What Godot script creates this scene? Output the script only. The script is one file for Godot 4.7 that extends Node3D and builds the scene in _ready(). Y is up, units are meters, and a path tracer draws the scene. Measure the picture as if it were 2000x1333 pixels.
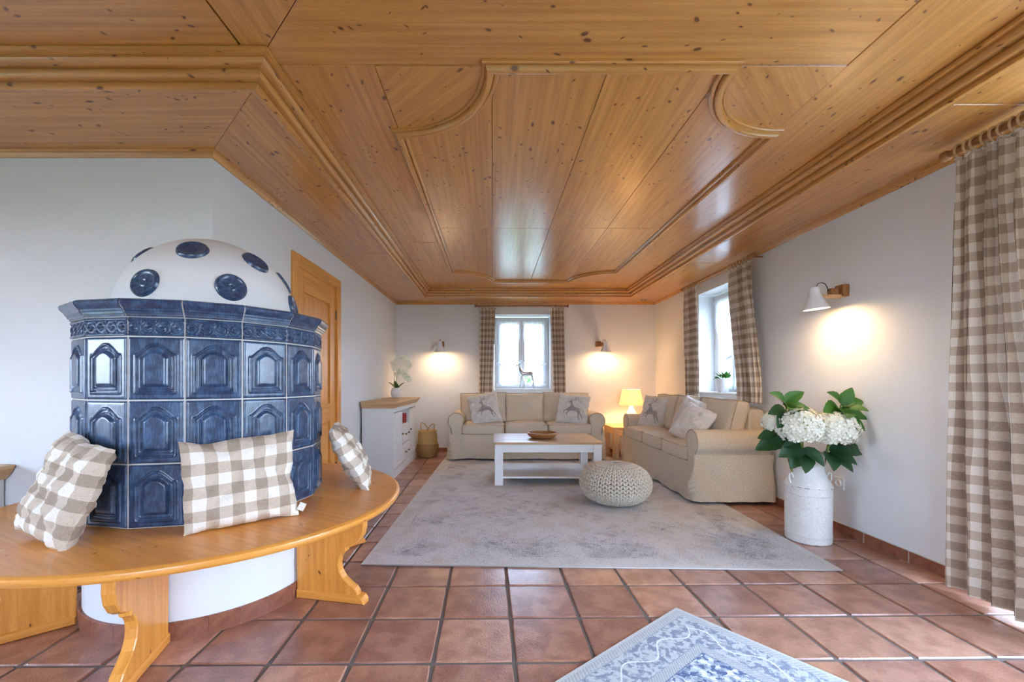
extends Node3D
# A living room with a pine ceiling and a blue tiled stove. Plan: x to the right, y up, depth runs to -z.

# ---------------------------------------------------------------- mesh collector
class MB:
	var v := PackedVector3Array()
	var n := PackedVector3Array()
	var t := PackedVector2Array()
	var ix := PackedInt32Array()
	var vs := 0
	var is_ := 0

	func begin() -> void:
		vs = v.size(); is_ = ix.size()

	func done() -> void:   # turns the faces added since begin() outwards
		if ix.size() == is_: return
		var c := Vector3.ZERO
		for k in range(vs, v.size()): c += v[k]
		c /= float(v.size() - vs)
		var vol := 0.0
		for k in range(is_, ix.size(), 3):
			vol += (v[ix[k]] - c).dot((v[ix[k + 1]] - c).cross(v[ix[k + 2]] - c))
		if vol > 0.0:      # clockwise fronts: an outward solid has a negative sum
			for k in range(is_, ix.size(), 3):
				var q := ix[k + 1]; ix[k + 1] = ix[k + 2]; ix[k + 2] = q
			for k in range(vs, n.size()): n[k] = -n[k]

	func face(pts: Array, g := Vector3.RIGHT, us := 1.0, off := Vector2.ZERO) -> void:   # flat convex polygon, counter-clockwise from outside
		var nn: Vector3 = (pts[1] - pts[0]).cross(pts[2] - pts[0])
		if nn.length() < 1e-12 and pts.size() > 3: nn = (pts[2] - pts[0]).cross(pts[3] - pts[0])
		nn = nn.normalized()
		var gg := g - nn * g.dot(nn)
		if gg.length() < 0.3:
			gg = Vector3.UP - nn * nn.y
			if gg.length() < 0.3: gg = Vector3.FORWARD - nn * Vector3.FORWARD.dot(nn)
		gg = gg.normalized()
		var hh := nn.cross(gg)
		var b := v.size()
		for p in pts:
			v.append(p); n.append(nn); t.append(Vector2(p.dot(gg), p.dot(hh)) * us + off)
		for k in range(1, pts.size() - 1):
			ix.append(b); ix.append(b + k + 1); ix.append(b + k)

	func grid(p: PackedVector3Array, nu: int, nv: int, uv: PackedVector2Array, wrap_u := false, wrap_v := false) -> void:
		var b := v.size()
		var nn := PackedVector3Array()
		nn.resize(p.size())
		for j in nv - 1:
			for i in nu - 1:
				var a := j * nu + i
				var f := (p[a + nu + 1] - p[a]).cross(p[a + nu] - p[a + 1])
				nn[a] += f; nn[a + 1] += f; nn[a + nu] += f; nn[a + nu + 1] += f
				ix.append(b + a); ix.append(b + a + nu + 1); ix.append(b + a + 1)
				ix.append(b + a); ix.append(b + a + nu); ix.append(b + a + nu + 1)
		if wrap_u:
			for j in nv:
				var s := nn[j * nu] + nn[j * nu + nu - 1]
				nn[j * nu] = s; nn[j * nu + nu - 1] = s
		if wrap_v:
			for i in nu:
				var s := nn[i] + nn[(nv - 1) * nu + i]
				nn[i] = s; nn[(nv - 1) * nu + i] = s
		for k in p.size():
			nn[k] = -nn[k].normalized() if nn[k].length() > 1e-14 else Vector3.UP
		v.append_array(p); t.append_array(uv)
		for k in p.size(): n.append(-nn[k])

	func box(c: Vector3, s: Vector3, bev := 0.003, g := Vector3.RIGHT, us := 1.0, off := Vector2.ZERO, xf := Transform3D()) -> void:
		begin()
		var h := s * 0.5
		bev = minf(bev, minf(h.x, minf(h.y, h.z)) * 0.8)
		var ax := [Vector3.RIGHT, Vector3.UP, Vector3.BACK]
		g = xf.basis * g
		for a in 3:
			var u: Vector3 = ax[(a + 1) % 3]; var w: Vector3 = ax[(a + 2) % 3]; var m: Vector3 = ax[a]
			var hu: float = h[(a + 1) % 3] - bev; var hw: float = h[(a + 2) % 3] - bev
			for sg in [-1.0, 1.0]:
				var o: Vector3 = c + m * (h[a] * sg)
				var q := [xf * (o - u * hu - w * hw), xf * (o + u * hu - w * hw), xf * (o + u * hu + w * hw), xf * (o - u * hu + w * hw)]
				if sg < 0: q.reverse()
				face(q, g, us, off)
			if bev > 0.0:
				for su in [-1.0, 1.0]:
					for sw in [-1.0, 1.0]:   # edge along axis a, between the u face and the w face
						var e: float = h[a] - bev
						var p1: Vector3 = c + u * (h[(a + 1) % 3] * su) + w * (hw * sw)
						var p2: Vector3 = c + u * (hu * su) + w * (h[(a + 2) % 3] * sw)
						var q := [xf * (p1 - m * e), xf * (p1 + m * e), xf * (p2 + m * e), xf * (p2 - m * e)]
						if su * sw > 0: q.reverse()
						face(q, g, us, off)
		if bev > 0.0:
			for sx in [-1.0, 1.0]:
				for sy in [-1.0, 1.0]:
					for sz in [-1.0, 1.0]:
						var i := h - Vector3(bev, bev, bev)
						var q := [xf * (c + Vector3(h.x * sx, i.y * sy, i.z * sz)), xf * (c + Vector3(i.x * sx, h.y * sy, i.z * sz)), xf * (c + Vector3(i.x * sx, i.y * sy, h.z * sz))]
						if sx * sy * sz < 0: q.reverse()
						face(q, g, us, off)
		done()

	func prism(poly: PackedVector2Array, depth: float, xf := Transform3D(), bev := 0.0, g := Vector3.RIGHT, us := 1.0, off := Vector2.ZERO, smooth_sides := false) -> void:
		begin()
		if Geometry2D.is_polygon_clockwise(poly): pass
		var area := 0.0
		for k in poly.size():
			var a := poly[k]; var b := poly[(k + 1) % poly.size()]
			area += a.x * b.y - b.x * a.y
		if area < 0: poly.reverse()
		var m := poly.size()
		var ins := PackedVector2Array()
		for k in m:
			var d0 := (poly[k] - poly[(k + m - 1) % m]).normalized()
			var d1 := (poly[(k + 1) % m] - poly[k]).normalized()
			var nn := (Vector2(-d0.y, d0.x) + Vector2(-d1.y, d1.x)).normalized()
			var cs := maxf(0.4, nn.dot(Vector2(-d0.y, d0.x)))
			ins.append(poly[k] + nn * bev / cs)
		g = xf.basis * g
		var tr := Geometry2D.triangulate_polygon(ins if bev > 0 else poly)
		for zz in [0.0, depth]:
			for k in range(0, tr.size(), 3):
				var src := ins if bev > 0 else poly
				var q := []
				for e in 3: q.append(xf * Vector3(src[tr[k + e]].x, src[tr[k + e]].y, zz))
				var cr := (src[tr[k + 1]] - src[tr[k]]).cross(src[tr[k + 2]] - src[tr[k]])
				if (cr > 0) != (zz > 0): q.reverse()
				face(q, g, us, off)
		var rings := [[poly, 0.0], [poly, depth]] if bev <= 0 else [[ins, 0.0], [poly, bev], [poly, depth - bev], [ins, depth]]
		for r in rings.size() - 1:
			if smooth_sides:
				var pp := PackedVector3Array(); var uu := PackedVector2Array(); var ln := 0.0
				for rr in [r, r + 1]:
					ln = 0.0
					for k in m + 1:
						var pt: Vector2 = rings[rr][0][k % m]
						if k > 0: ln += poly[k % m].distance_to(poly[k - 1])
						pp.append(xf * Vector3(pt.x, pt.y, rings[rr][1])); uu.append(Vector2(ln, rings[rr][1]) * us + off)
				grid(pp, m + 1, 2, uu, true)
			else:
				for k in m:
					var a: Vector2 = rings[r][0][k]; var b: Vector2 = rings[r][0][(k + 1) % m]
					var a2: Vector2 = rings[r + 1][0][k]; var b2: Vector2 = rings[r + 1][0][(k + 1) % m]
					face([xf * Vector3(a.x, a.y, rings[r][1]), xf * Vector3(b.x, b.y, rings[r][1]), xf * Vector3(b2.x, b2.y, rings[r + 1][1]), xf * Vector3(a2.x, a2.y, rings[r + 1][1])], g, us, off)
		done()

	static func runs(pr: PackedVector2Array) -> Array:   # splits a profile where it turns sharply
		var out := []
		var cur := PackedVector2Array([pr[0]])
		for k in range(1, pr.size()):
			cur.append(pr[k])
			if k < pr.size() - 1:
				if absf((pr[k] - pr[k - 1]).angle_to(pr[k + 1] - pr[k])) > 0.6:
					out.append(cur); cur = PackedVector2Array([pr[k]])
		out.append(cur)
		return out

	func lathe(pr: PackedVector2Array, seg := 32, xf := Transform3D(), a0 := 0.0, a1 := TAU, us := 1.0) -> void:
		begin()
		var rm := 0.0
		for q in pr: rm = maxf(rm, q.x)
		var ln := 0.0
		for run: PackedVector2Array in runs(pr):
			var p := PackedVector3Array(); var uv := PackedVector2Array()
			for j in run.size():
				if j > 0: ln += run[j].distance_to(run[j - 1])
				for i in seg + 1:
					var a := a0 + (a1 - a0) * i / seg
					p.append(xf * Vector3(run[j].x * cos(a), run[j].y, run[j].x * sin(a))); uv.append(Vector2((a - a0) * rm, ln) * us)
			grid(p, seg + 1, run.size(), uv, absf(a1 - a0) > TAU - 0.001)
		done()

	func tube(path: Array, rad: Variant, seg := 8, closed := false, us := 1.0, flat := 1.0) -> void:
		begin()
		var m := path.size()
		var p := PackedVector3Array(); var uv := PackedVector2Array()
		var up := Vector3.UP
		var ln := 0.0
		var cnt := m + (1 if closed else 0)
		var first_n := Vector3.ZERO
		for k in cnt:
			var q: Vector3 = path[k % m]
			var a: Vector3 = path[(k - 1 + m) % m] if (closed or k > 0) else path[0]
			var b: Vector3 = path[(k + 1) % m] if (closed or k < m - 1) else path[m - 1]
			var d := (b - a).normalized()
			if k == 0:
				up = Vector3.UP if absf(d.y) < 0.9 else Vector3.RIGHT
			up = (up - d * up.dot(d)).normalized()
			var si := d.cross(up)
			if k > 0: ln += q.distance_to(path[k - 1])
			var r: float = rad[k % m] if rad is Array or rad is PackedFloat32Array else rad
			for i in seg + 1:
				var g := TAU * i / seg
				p.append(q + (si * cos(g) + up * sin(g) * flat) * r); uv.append(Vector2(g / TAU * r * 6.28, ln) * us)
		grid(p, seg + 1, cnt, uv, true, closed)
		if not closed:
			for e in 2:
				var q := []
				for i in seg:
					q.append(p[(0 if e == 0 else (cnt - 1) * (seg + 1)) + i])
				if e == 1: q.reverse()
				var r0: float = (rad[0 if e == 0 else m - 1] if rad is Array or rad is PackedFloat32Array else rad)
				if r0 > 1e-4: face(q)
		done()

	func ball(c: Vector3, r: Vector3, seg := 16, rg := 10, bas := Basis()) -> void:
		begin()
		var p := PackedVector3Array(); var uv := PackedVector2Array()
		for j in rg + 1:
			var th := PI * j / rg
			for i in seg + 1:
				var a := TAU * i / seg
				p.append(c + bas * (Vector3(sin(th) * cos(a), cos(th), sin(th) * sin(a)) * r)); uv.append(Vector2(a / TAU, th / PI))
		grid(p, seg + 1, rg + 1, uv, true)
		done()

	# box with round edges and puffed faces; f(p, unit) may move a point
	func cushion(size: Vector3, r: float, div: int, xf := Transform3D(), us := 1.0, f: Variant = null) -> void:
		var h := size * 0.5
		var inner := h - Vector3(r, r, r)
		for a in 3:
			for sg in [-1.0, 1.0]:
				begin()
				var p := PackedVector3Array(); var uv := PackedVector2Array()
				for j in div + 1:
					for i in div + 1:
						var q := Vector3.ZERO
						q[a] = sg
						q[(a + 1) % 3] = sin((2.0 * i / div - 1.0) * PI * 0.5) * 0.35 + (2.0 * i / div - 1.0) * 0.65
						q[(a + 2) % 3] = sin((2.0 * j / div - 1.0) * PI * 0.5) * 0.35 + (2.0 * j / div - 1.0) * 0.65
						var w := q * h
						var cl := w.clamp(-inner, inner)
						var d := w - cl
						w = cl + d.normalized() * r if d.length() > 1e-9 else cl
						if f != null: w = f.call(w, q)
						p.append(xf * w); uv.append(Vector2(w[(a + 1) % 3], w[(a + 2) % 3]) * us)
				grid(p, div + 1, div + 1, uv)
				# orient by the face's side
				var want: Vector3 = xf.basis * (Vector3.RIGHT if a == 0 else Vector3.UP if a == 1 else Vector3.BACK) * sg
				var mid := n[vs + (div / 2) * (div + 1) + div / 2]
				if mid.dot(want) < 0:
					for k in range(is_, ix.size(), 3):
						var e := ix[k + 1]; ix[k + 1] = ix[k + 2]; ix[k + 2] = e
					for k in range(vs, n.size()): n[k] = -n[k]

	# profile (offset, height) swept along a plan path (x, z); a positive offset lies to the left of the path seen from above with z down
	func sweep(path: PackedVector2Array, pr: PackedVector2Array, closed := false, us := 1.0, off := Vector2.ZERO, smooth_path := false, ends := []) -> void:
		begin()
		var m := path.size()
		var cnt := m + (1 if closed else 0)
		var nrm := []
		for k in cnt:
			var q := path[k % m]
			var a := path[(k - 1 + m) % m]; var b := path[(k + 1) % m]
			var d0 := (q - a).normalized(); var d1 := (b - q).normalized()
			if not closed and k == 0: d0 = d1
			if not closed and k == m - 1: d1 = d0
			var n0 := Vector2(d0.y, -d0.x); var n1 := Vector2(d1.y, -d1.x)
			var nn := (n0 + n1).normalized()
			nrm.append(nn / maxf(0.3, nn.dot(n0)))
		if ends.size() == 2:   # the mitres at both ends, given from outside
			nrm[0] = ends[0]; nrm[cnt - 1] = ends[1]
		var ln_p := 0.0
		for run: PackedVector2Array in runs(pr):
			var ln0 := ln_p
			if smooth_path:
				var p := PackedVector3Array(); var uv := PackedVector2Array(); var ln := 0.0
				for k in cnt:
					if k > 0: ln += path[k % m].distance_to(path[k - 1])
					ln_p = ln0
					for j in run.size():
						if j > 0: ln_p += run[j].distance_to(run[j - 1])
						var o: Vector2 = path[k % m] + nrm[k] * run[j].x
						p.append(Vector3(o.x, run[j].y, o.y)); uv.append(Vector2(ln, ln_p) * us + off)
				grid(p, run.size(), cnt, uv)
			else:
				var ln := 0.0
				for k in cnt - 1:
					var p := PackedVector3Array(); var uv := PackedVector2Array()
					var ln2 := ln + path[(k + 1) % m].distance_to(path[k])
					for e in 2:
						ln_p = ln0
						for j in run.size():
							if j > 0: ln_p += run[j].distance_to(run[j - 1])
							var o: Vector2 = path[(k + e) % m] + nrm[k + e] * run[j].x
							p.append(Vector3(o.x, run[j].y, o.y)); uv.append(Vector2(ln if e == 0 else ln2, ln_p) * us + off + Vector2(k * 0.37, k * 0.21))
					ln = ln2
					grid(p, run.size(), 2, uv)
		done()

	func mesh() -> ArrayMesh:
		var a := []
		a.resize(Mesh.ARRAY_MAX)
		a[Mesh.ARRAY_VERTEX] = v; a[Mesh.ARRAY_NORMAL] = n; a[Mesh.ARRAY_TEX_UV] = t; a[Mesh.ARRAY_INDEX] = ix
		var m := ArrayMesh.new()
		m.add_surface_from_arrays(Mesh.PRIMITIVE_TRIANGLES, a)
		return m

# ---------------------------------------------------------------- nodes
var taken := {}
var rng := RandomNumberGenerator.new()
var M := {}

func numbered(called: String) -> String:
	var k: int = taken.get(called, 0)
	taken[called] = k + 1
	return called if k == 0 else "%s_%03d" % [called, k]

func tag(o: Node, label: String, category: String, group := "") -> void:
	o.set_meta("label", label); o.set_meta("category", category)
	if group: o.set_meta("group", group)

func thing(called: String, label: String, category: String, at := Vector3.ZERO, turn := 0.0, group := "") -> Node3D:
	var o := Node3D.new()
	o.name = numbered(called)
	add_child(o)
	o.position = at; o.rotation.y = turn
	tag(o, label, category, group)
	return o

func structure(called: String, at := Vector3.ZERO) -> Node3D:
	var o := Node3D.new()
	o.name = numbered(called)
	add_child(o)
	o.position = at
	o.set_meta("kind", "structure")
	return o

func part(parent: Node3D, called: String, src: Variant, m: Material, label := "") -> MeshInstance3D:
	var o := MeshInstance3D.new()
	o.name = called
	o.mesh = src.mesh() if src is MB else src
	o.material_override = m
	parent.add_child(o, true)
	if label: o.set_meta("label", label)
	return o

func struct_mesh(called: String, src: Variant, m: Material) -> MeshInstance3D:
	var o := part(self, numbered(called), src, m)
	o.set_meta("kind", "structure")
	return o

func single(called: String, src: Variant, m: Material, label: String, category: String, group := "") -> MeshInstance3D:
	var o := part(self, numbered(called), src, m)
	tag(o, label, category, group)
	return o

func PD(x: float, y: float, d: float) -> Vector3:   # right, up, depth away from the camera
	return Vector3(x, y, -d)

func facing(dir: Vector3, at := Vector3.ZERO) -> Transform3D:   # local +z along dir, y up
	var z := dir.normalized()
	var x := Vector3.UP.cross(z).normalized()
	return Transform3D(Basis(x, z.cross(x), z), at)

func arc(c: Vector2, r: float, a0: float, a1: float, k: int) -> PackedVector2Array:
	var o := PackedVector2Array()
	for i in k + 1:
		var a := a0 + (a1 - a0) * i / k
		o.append(c + Vector2(cos(a), sin(a)) * r)
	return o

# ---------------------------------------------------------------- textures
func noise_bytes(w: int, h: int, freq: float, sd: int, sw: int, sh: int, oct := 4) -> PackedByteArray:   # made at w x h, stretched to sw x sh
	var f := FastNoiseLite.new()
	f.noise_type = FastNoiseLite.TYPE_SIMPLEX_SMOOTH
	f.seed = sd; f.frequency = freq
	f.fractal_octaves = oct
	var im := f.get_seamless_image(w, h)
	im.convert(Image.FORMAT_L8)
	if sw != w or sh != h: im.resize(sw, sh, Image.INTERPOLATE_CUBIC)
	return im.get_data()

func noise_tex(w: int, freq: float, sd: int, oct := 4, sw := 0, sh := 0) -> ImageTexture:
	var b := noise_bytes(w, w, freq, sd, sw if sw else w, sh if sh else w, oct)
	return ImageTexture.create_from_image(Image.create_from_data(sw if sw else w, sh if sh else w, false, Image.FORMAT_L8, b))

func rgb_tex(b: PackedByteArray, w: int, h: int) -> ImageTexture:
	return ImageTexture.create_from_image(Image.create_from_data(w, h, false, Image.FORMAT_RGB8, b))

func mixb(a: Vector3, b: Vector3, f: float) -> Vector3:
	return a.lerp(b, clampf(f, 0.0, 1.0))

func put(b: PackedByteArray, k: int, c: Vector3) -> void:
	b[k * 3] = int(clampf(c.x, 0, 255)); b[k * 3 + 1] = int(clampf(c.y, 0, 255)); b[k * 3 + 2] = int(clampf(c.z, 0, 255))

# pine, grain along u: growth rings as wavering streaks, knots with their own rings
func pine_tex(w: int, h: int, knots: int, sd: int, light: Vector3, dark: Vector3, knot: Vector3) -> ImageTexture:
	var r := RandomNumberGenerator.new()
	r.seed = sd
	var streak := noise_bytes(48, h, 0.045, sd + 1, w, h, 4)
	var fine := noise_bytes(96, h, 0.35, sd + 2, w, h, 2)
	var warp := noise_bytes(64, 64, 0.03, sd + 3, w, h, 2)
	var bend := PackedFloat32Array()
	bend.resize(w * h)
	var kn := []
	for k in knots:
		kn.append([r.randf() * w, r.randf() * h, r.randf_range(2.8, 7.5) * (1.6 if r.randf() < 0.14 else 1.0) * w / 1536.0, r.randf_range(0.3, 0.7), r.randf_range(-0.9, 0.9)])
	for q in kn:   # rings swing round a knot
		var rr: float = q[2] * 7.0
		for y in range(int(q[1] - rr), int(q[1] + rr)):
			for x in range(int(q[0] - rr * 2.2), int(q[0] + rr * 2.2)):
				var dx: float = (x - q[0]) / (rr * 1.1); var dy: float = (y - q[1]) / (rr * 0.5)
				var e := exp(-dx * dx * 2.0 - dy * dy * 2.0)
				bend[posmod(y, h) * w + posmod(x, w)] += e * signf(dy) * rr * 0.22 * minf(1.0, absf(dy) * 3.0)
	var out := PackedByteArray()
	out.resize(w * h * 3)
	for y in h:
		for x in w:
			var k := y * w + x
			var ph := (y - bend[k]) * 0.11 + (warp[k] - 128) * 0.075
			var ring := ph - floorf(ph)
			ring = ring * ring * 0.8 if ring < 0.86 else (1.0 - ring) * 4.2
			var f := 0.16 * ring + 0.30 + (streak[k] - 128) * 0.0034 + (fine[k] - 128) * 0.0016
			f = clampf(f, 0.0, 1.0)
			out[k * 3] = int(light.x + (dark.x - light.x) * f)
			out[k * 3 + 1] = int(light.y + (dark.y - light.y) * f)
			out[k * 3 + 2] = int(light.z + (dark.z - light.z) * f)
	for q in kn:
		var a: float = q[2]; var b: float = q[2] * q[3]
		var cs := cos(q[4]); var sn := sin(q[4])
		var m := int(a * 2.2)
		for y in range(int(q[1]) - m, int(q[1]) + m):
			for x in range(int(q[0]) - m, int(q[0]) + m):
				var dx: float = x - q[0]; var dy: float = y - q[1]
				var d := Vector2((dx * cs + dy * sn) / a, (dy * cs - dx * sn) / b).length()
				if d < 2.0:
					var k := posmod(y, h) * w + posmod(x, w)
					var c := Vector3(out[k * 3], out[k * 3 + 1], out[k * 3 + 2])
					var f := smoothstep(1.15, 0.75, d) * (0.72 + 0.28 * sin(d * 11.0)) + smoothstep(2.0, 0.9, d) * 0.22
					put(out, k, mixb(c, knot, f))
	return rgb_tex(out, w, h)

func mottled_tex(w: int, sd: int, cols: Array, f1 := 0.012, f2 := 0.09, pits := 0) -> ImageTexture:
	var a := noise_bytes(w, w, f1, sd, w, w, 4)
	var b := noise_bytes(w, w, f2, sd + 1, w, w, 3)
	var out := PackedByteArray()
	out.resize(w * w * 3)
	for k in w * w:
		var f := clampf((a[k] - 70) / 120.0, 0, 1)
		var c: Vector3 = mixb(cols[0], cols[1], f)
		c = mixb(c, cols[2], clampf((b[k] - 150) / 90.0, 0, 1) * 0.6)
		c += Vector3.ONE * (b[k] - 128) * 0.10
		put(out, k, c)
	var r := RandomNumberGenerator.new()
	r.seed = sd
	for q in pits:
		var x := r.randi() % w; var y := r.randi() % w
		var k := y * w + x
		for e in [0, 1, w]:
			var kk: int = (k + e) % (w * w)
			put(out, kk, Vector3(out[kk * 3], out[kk * 3 + 1], out[kk * 3 + 2]) * 0.62)
	return rgb_tex(out, w, w)

func gingham_tex(w: int, periods: int, c0: Vector3, c1: Vector3, c2: Vector3) -> ImageTexture:
	var nz := noise_bytes(w, 64, 0.3, 5, w, w, 2)
	var nz2 := noise_bytes(64, w, 0.3, 6, w, w, 2)
	var out := PackedByteArray()
	out.resize(w * w * 3)
	var half := w / periods / 2
	for y in w:
		for x in w:
			var k := y * w + x
			var s := (x / half) % 2 + (y / half) % 2
			var c := c0 if s == 0 else c1 if s == 1 else c2
			var wv := (nz[k] - 128) * 0.09 + (nz2[k] - 128) * 0.09 + (5.0 if (x + y) % 4 < 2 else -5.0) * 0.5
			put(out, k, c + Vector3.ONE * wv)
	return rgb_tex(out, w, w)

func weave_tex(w: int, sd: int, c: Vector3, amp := 0.16) -> ImageTexture:
	var nz := noise_bytes(w, 48, 0.35, sd, w, w, 2)
	var nz2 := noise_bytes(48, w, 0.35, sd + 1, w, w, 2)
	var out := PackedByteArray()
	out.resize(w * w * 3)
	for k in w * w:
		put(out, k, c * (1.0 + ((nz[k] - 128) + (nz2[k] - 128)) * amp / 128.0))
	return rgb_tex(out, w, w)

# the faded grey rug: worn flower pattern under horizontal wear
func rug_tex(w: int, h: int) -> ImageTexture:
	var wear := noise_bytes(w / 4, h / 4, 0.02, 31, w, h, 4)
	var pile := noise_bytes(w / 8, h, 0.4, 32, w, h, 2)
	var blot := noise_bytes(w / 4, h / 4, 0.05, 33, w, h, 3)
	var grain := noise_bytes(512, 512, 0.45, 34, w, h, 2)
	var out := PackedByteArray()
	out.resize(w * h * 3)
	var pale := Vector3(214, 211, 209); var grey := Vector3(138, 139, 148); var warm := Vector3(206, 196, 182)
	for y in h:
		for x in w:
			var k := y * w + x
			var u := absf(x / float(w) - 0.5) * 2.0; var vv := absf(y / float(h) - 0.5) * 2.0
			var ed := minf((1.0 - u) * 1.37, (1.0 - vv) * 1.83)   # metres from the nearest edge
			var px := x / float(w) * 2.75; var py := y / float(h) * 3.67
			var fl := sin(px * 21.0 + sin(py * 9.0) * 1.6) * sin(py * 19.0 + sin(px * 11.0) * 1.8)
			var f2 := sin(px * 47.0 + sin(py * 31.0)) * sin(py * 43.0 + sin(px * 29.0))
			var p := clampf(absf(fl) * 1.1 - 0.35, 0, 1) * 0.34 + clampf(f2 * 1.6 - 0.5, 0, 1) * 0.34 + 0.10
			if ed < 0.34 and ed > 0.13: p = p * 0.9 + 0.24
			if ed < 0.13: p *= 0.18
			if absf(ed - 0.35) < 0.012 or absf(ed - 0.13) < 0.008: p += 0.25
			var wr := clampf((wear[k] - 92) / 80.0, 0.12, 1.0)
			var f := p * wr + (pile[k] - 128) * 0.0024 + (blot[k] - 128) * 0.0022 + (grain[k] - 128) * 0.0058
			if ed < 0.022: f = 0.02
			var c := mixb(pale, grey, clampf(f, 0, 1))
			put(out, k, mixb(c, warm, clampf((blot[k] - 140) / 130.0, 0, 0.5)))
	return rgb_tex(out, w, h)

# the second rug: dashed stripes, flower border, navy flowers on ice blue
func rug2_tex(w: int) -> ImageTexture:
	var blot := noise_bytes(w, w, 0.03, 41, w, w, 4)
	var flo := noise_bytes(w, w, 0.036, 42, w, w, 3)
	var flo2 := noise_bytes(w, w, 0.042, 43, w, w, 3)
	var grain := noise_bytes(w, w, 0.4, 44, w, w, 2)
	var out := PackedByteArray()
	out.resize(w * w * 3)
	var ice := Vector3(190, 200, 208); var pale := Vector3(202, 203, 197); var slate := Vector3(128, 137, 156); var navy := Vector3(78, 96, 136)
	var s := 1.7 / w
	for y in w:
		for x in w:
			var k := y * w + x
			var ed := minf(minf(x, w - 1 - x), minf(y, w - 1 - y)) * s
			var al := (y if minf(x, w - 1 - x) < minf(y, w - 1 - y) else x) * s
			var c := ice
			if ed < 0.012: c = pale
			elif ed < 0.05:
				c = mixb(pale, slate, 0.42 if fmod(al + ed * 0.6, 0.016) < 0.007 else 0.08)
			elif ed < 0.054: c = mixb(pale, slate, 0.55)
			elif ed < 0.20:
				c = mixb(pale, ice, 0.4)
				if absf(ed - 0.125 - 0.03 * sin(al * 26.0)) < 0.0035: c = Vector3(236, 236, 230)
				elif flo[k] > 141: c = mixb(c, slate, clampf((flo[k] - 141) / 14.0, 0, 1) * 0.85)
				elif flo2[k] < 103: c = mixb(c, slate, clampf((103 - flo2[k]) / 20.0, 0, 1) * 0.6)
			elif ed < 0.204: c = mixb(pale, slate, 0.6)
			elif ed < 0.244:
				c = mixb(pale, slate, 0.6 if fmod(al + ed, 0.014) < 0.005 else 0.1)
			elif ed < 0.249: c = mixb(pale, navy, 0.65)
			else:
				if flo2[k] > 146: c = mixb(c, navy, clampf((flo2[k] - 146) / 12.0, 0, 1) * 0.85)
				elif flo[k] < 108: c = mixb(c, slate, clampf((108 - flo[k]) / 14.0, 0, 1) * 0.7)
				elif flo[k] > 156: c = Vector3(236, 238, 236)
			c = mixb(c, pale, clampf((blot[k] - 150) / 70.0, 0, 0.6))
			put(out, k, c + Vector3.ONE * (grain[k] - 128) * 0.3)
	return rgb_tex(out, w, w)

# linen pillow with the print of a leaping stag
func stag_tex(w: int) -> ImageTexture:
	var body := PackedVector2Array([Vector2(.30, .50), Vector2(.36, .44), Vector2(.39, .36), Vector2(.36, .31), Vector2(.31, .31), Vector2(.28, .27), Vector2(.33, .25), Vector2(.36, .21), Vector2(.40, .20), Vector2(.43, .24), Vector2(.46, .34), Vector2(.52, .42), Vector2(.60, .46), Vector2(.68, .46), Vector2(.74, .50), Vector2(.76, .58), Vector2(.82, .68), Vector2(.86, .79), Vector2(.89, .84), Vector2(.86, .85), Vector2(.82, .79), Vector2(.76, .70), Vector2(.73, .70), Vector2(.76, .80), Vector2(.80, .90), Vector2(.77, .90), Vector2(.71, .80), Vector2(.68, .66), Vector2(.60, .60), Vector2(.50, .60), Vector2(.42, .60), Vector2(.34, .66), Vector2(.30, .72), Vector2(.33, .79), Vector2(.30, .79), Vector2(.26, .71), Vector2(.32, .62), Vector2(.28, .60), Vector2(.20, .63), Vector2(.18, .70), Vector2(.15, .69), Vector2(.18, .60), Vector2(.26, .55)])
	var lines := [[.40, .21, .44, .12], [.44, .12, .40, .04], [.44, .12, .50, .08], [.42, .16, .37, .12], [.42, .21, .50, .16], [.50, .16, .56, .08], [.50, .16, .58, .14], [.56, .08, .55, .02]]
	var nz := noise_bytes(w, 48, 0.35, 61, w, w, 2)
	var nz2 := noise_bytes(w, w, 0.05, 62, w, w, 3)
	var out := PackedByteArray()
	out.resize(w * w * 3)
	for y in w:
		for x in w:
			var k := y * w + x
			var q := Vector2(x, y) / w
			var c := Vector3(205, 199, 190) + Vector3.ONE * (nz[k] - 128) * 0.12
			var o := (q - Vector2(.5, .5)) / 0.86 + Vector2(.5, .5)
			var ins := Geometry2D.is_point_in_polygon(o, body)
			if not ins:
				for l in lines:
					if Geometry2D.get_closest_point_to_segment(o, Vector2(l[0], l[1]), Vector2(l[2], l[3])).distance_to(o) < 0.011: ins = true
			if ins: c = mixb(c, Vector3(128, 116, 110), 0.62 + (nz2[k] - 128) * 0.003)
			put(out, k, c)
	return rgb_tex(out, w, w)

func mat(c: Color, rough := 0.6, tex: Texture2D = null, us := 1.0) -> StandardMaterial3D:
	var m := StandardMaterial3D.new()
	m.albedo_color = c; m.roughness = rough
	if tex: m.albedo_texture = tex
	m.uv1_scale = Vector3(us, us, us)
	return m

func relief(m: StandardMaterial3D, tex: Texture2D, cm: float) -> StandardMaterial3D:
	m.heightmap_enabled = true; m.heightmap_texture = tex; m.heightmap_scale = cm
	return m

const LAMP_WALL := 0.125
const LAMP_TABLE := 0.16

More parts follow.
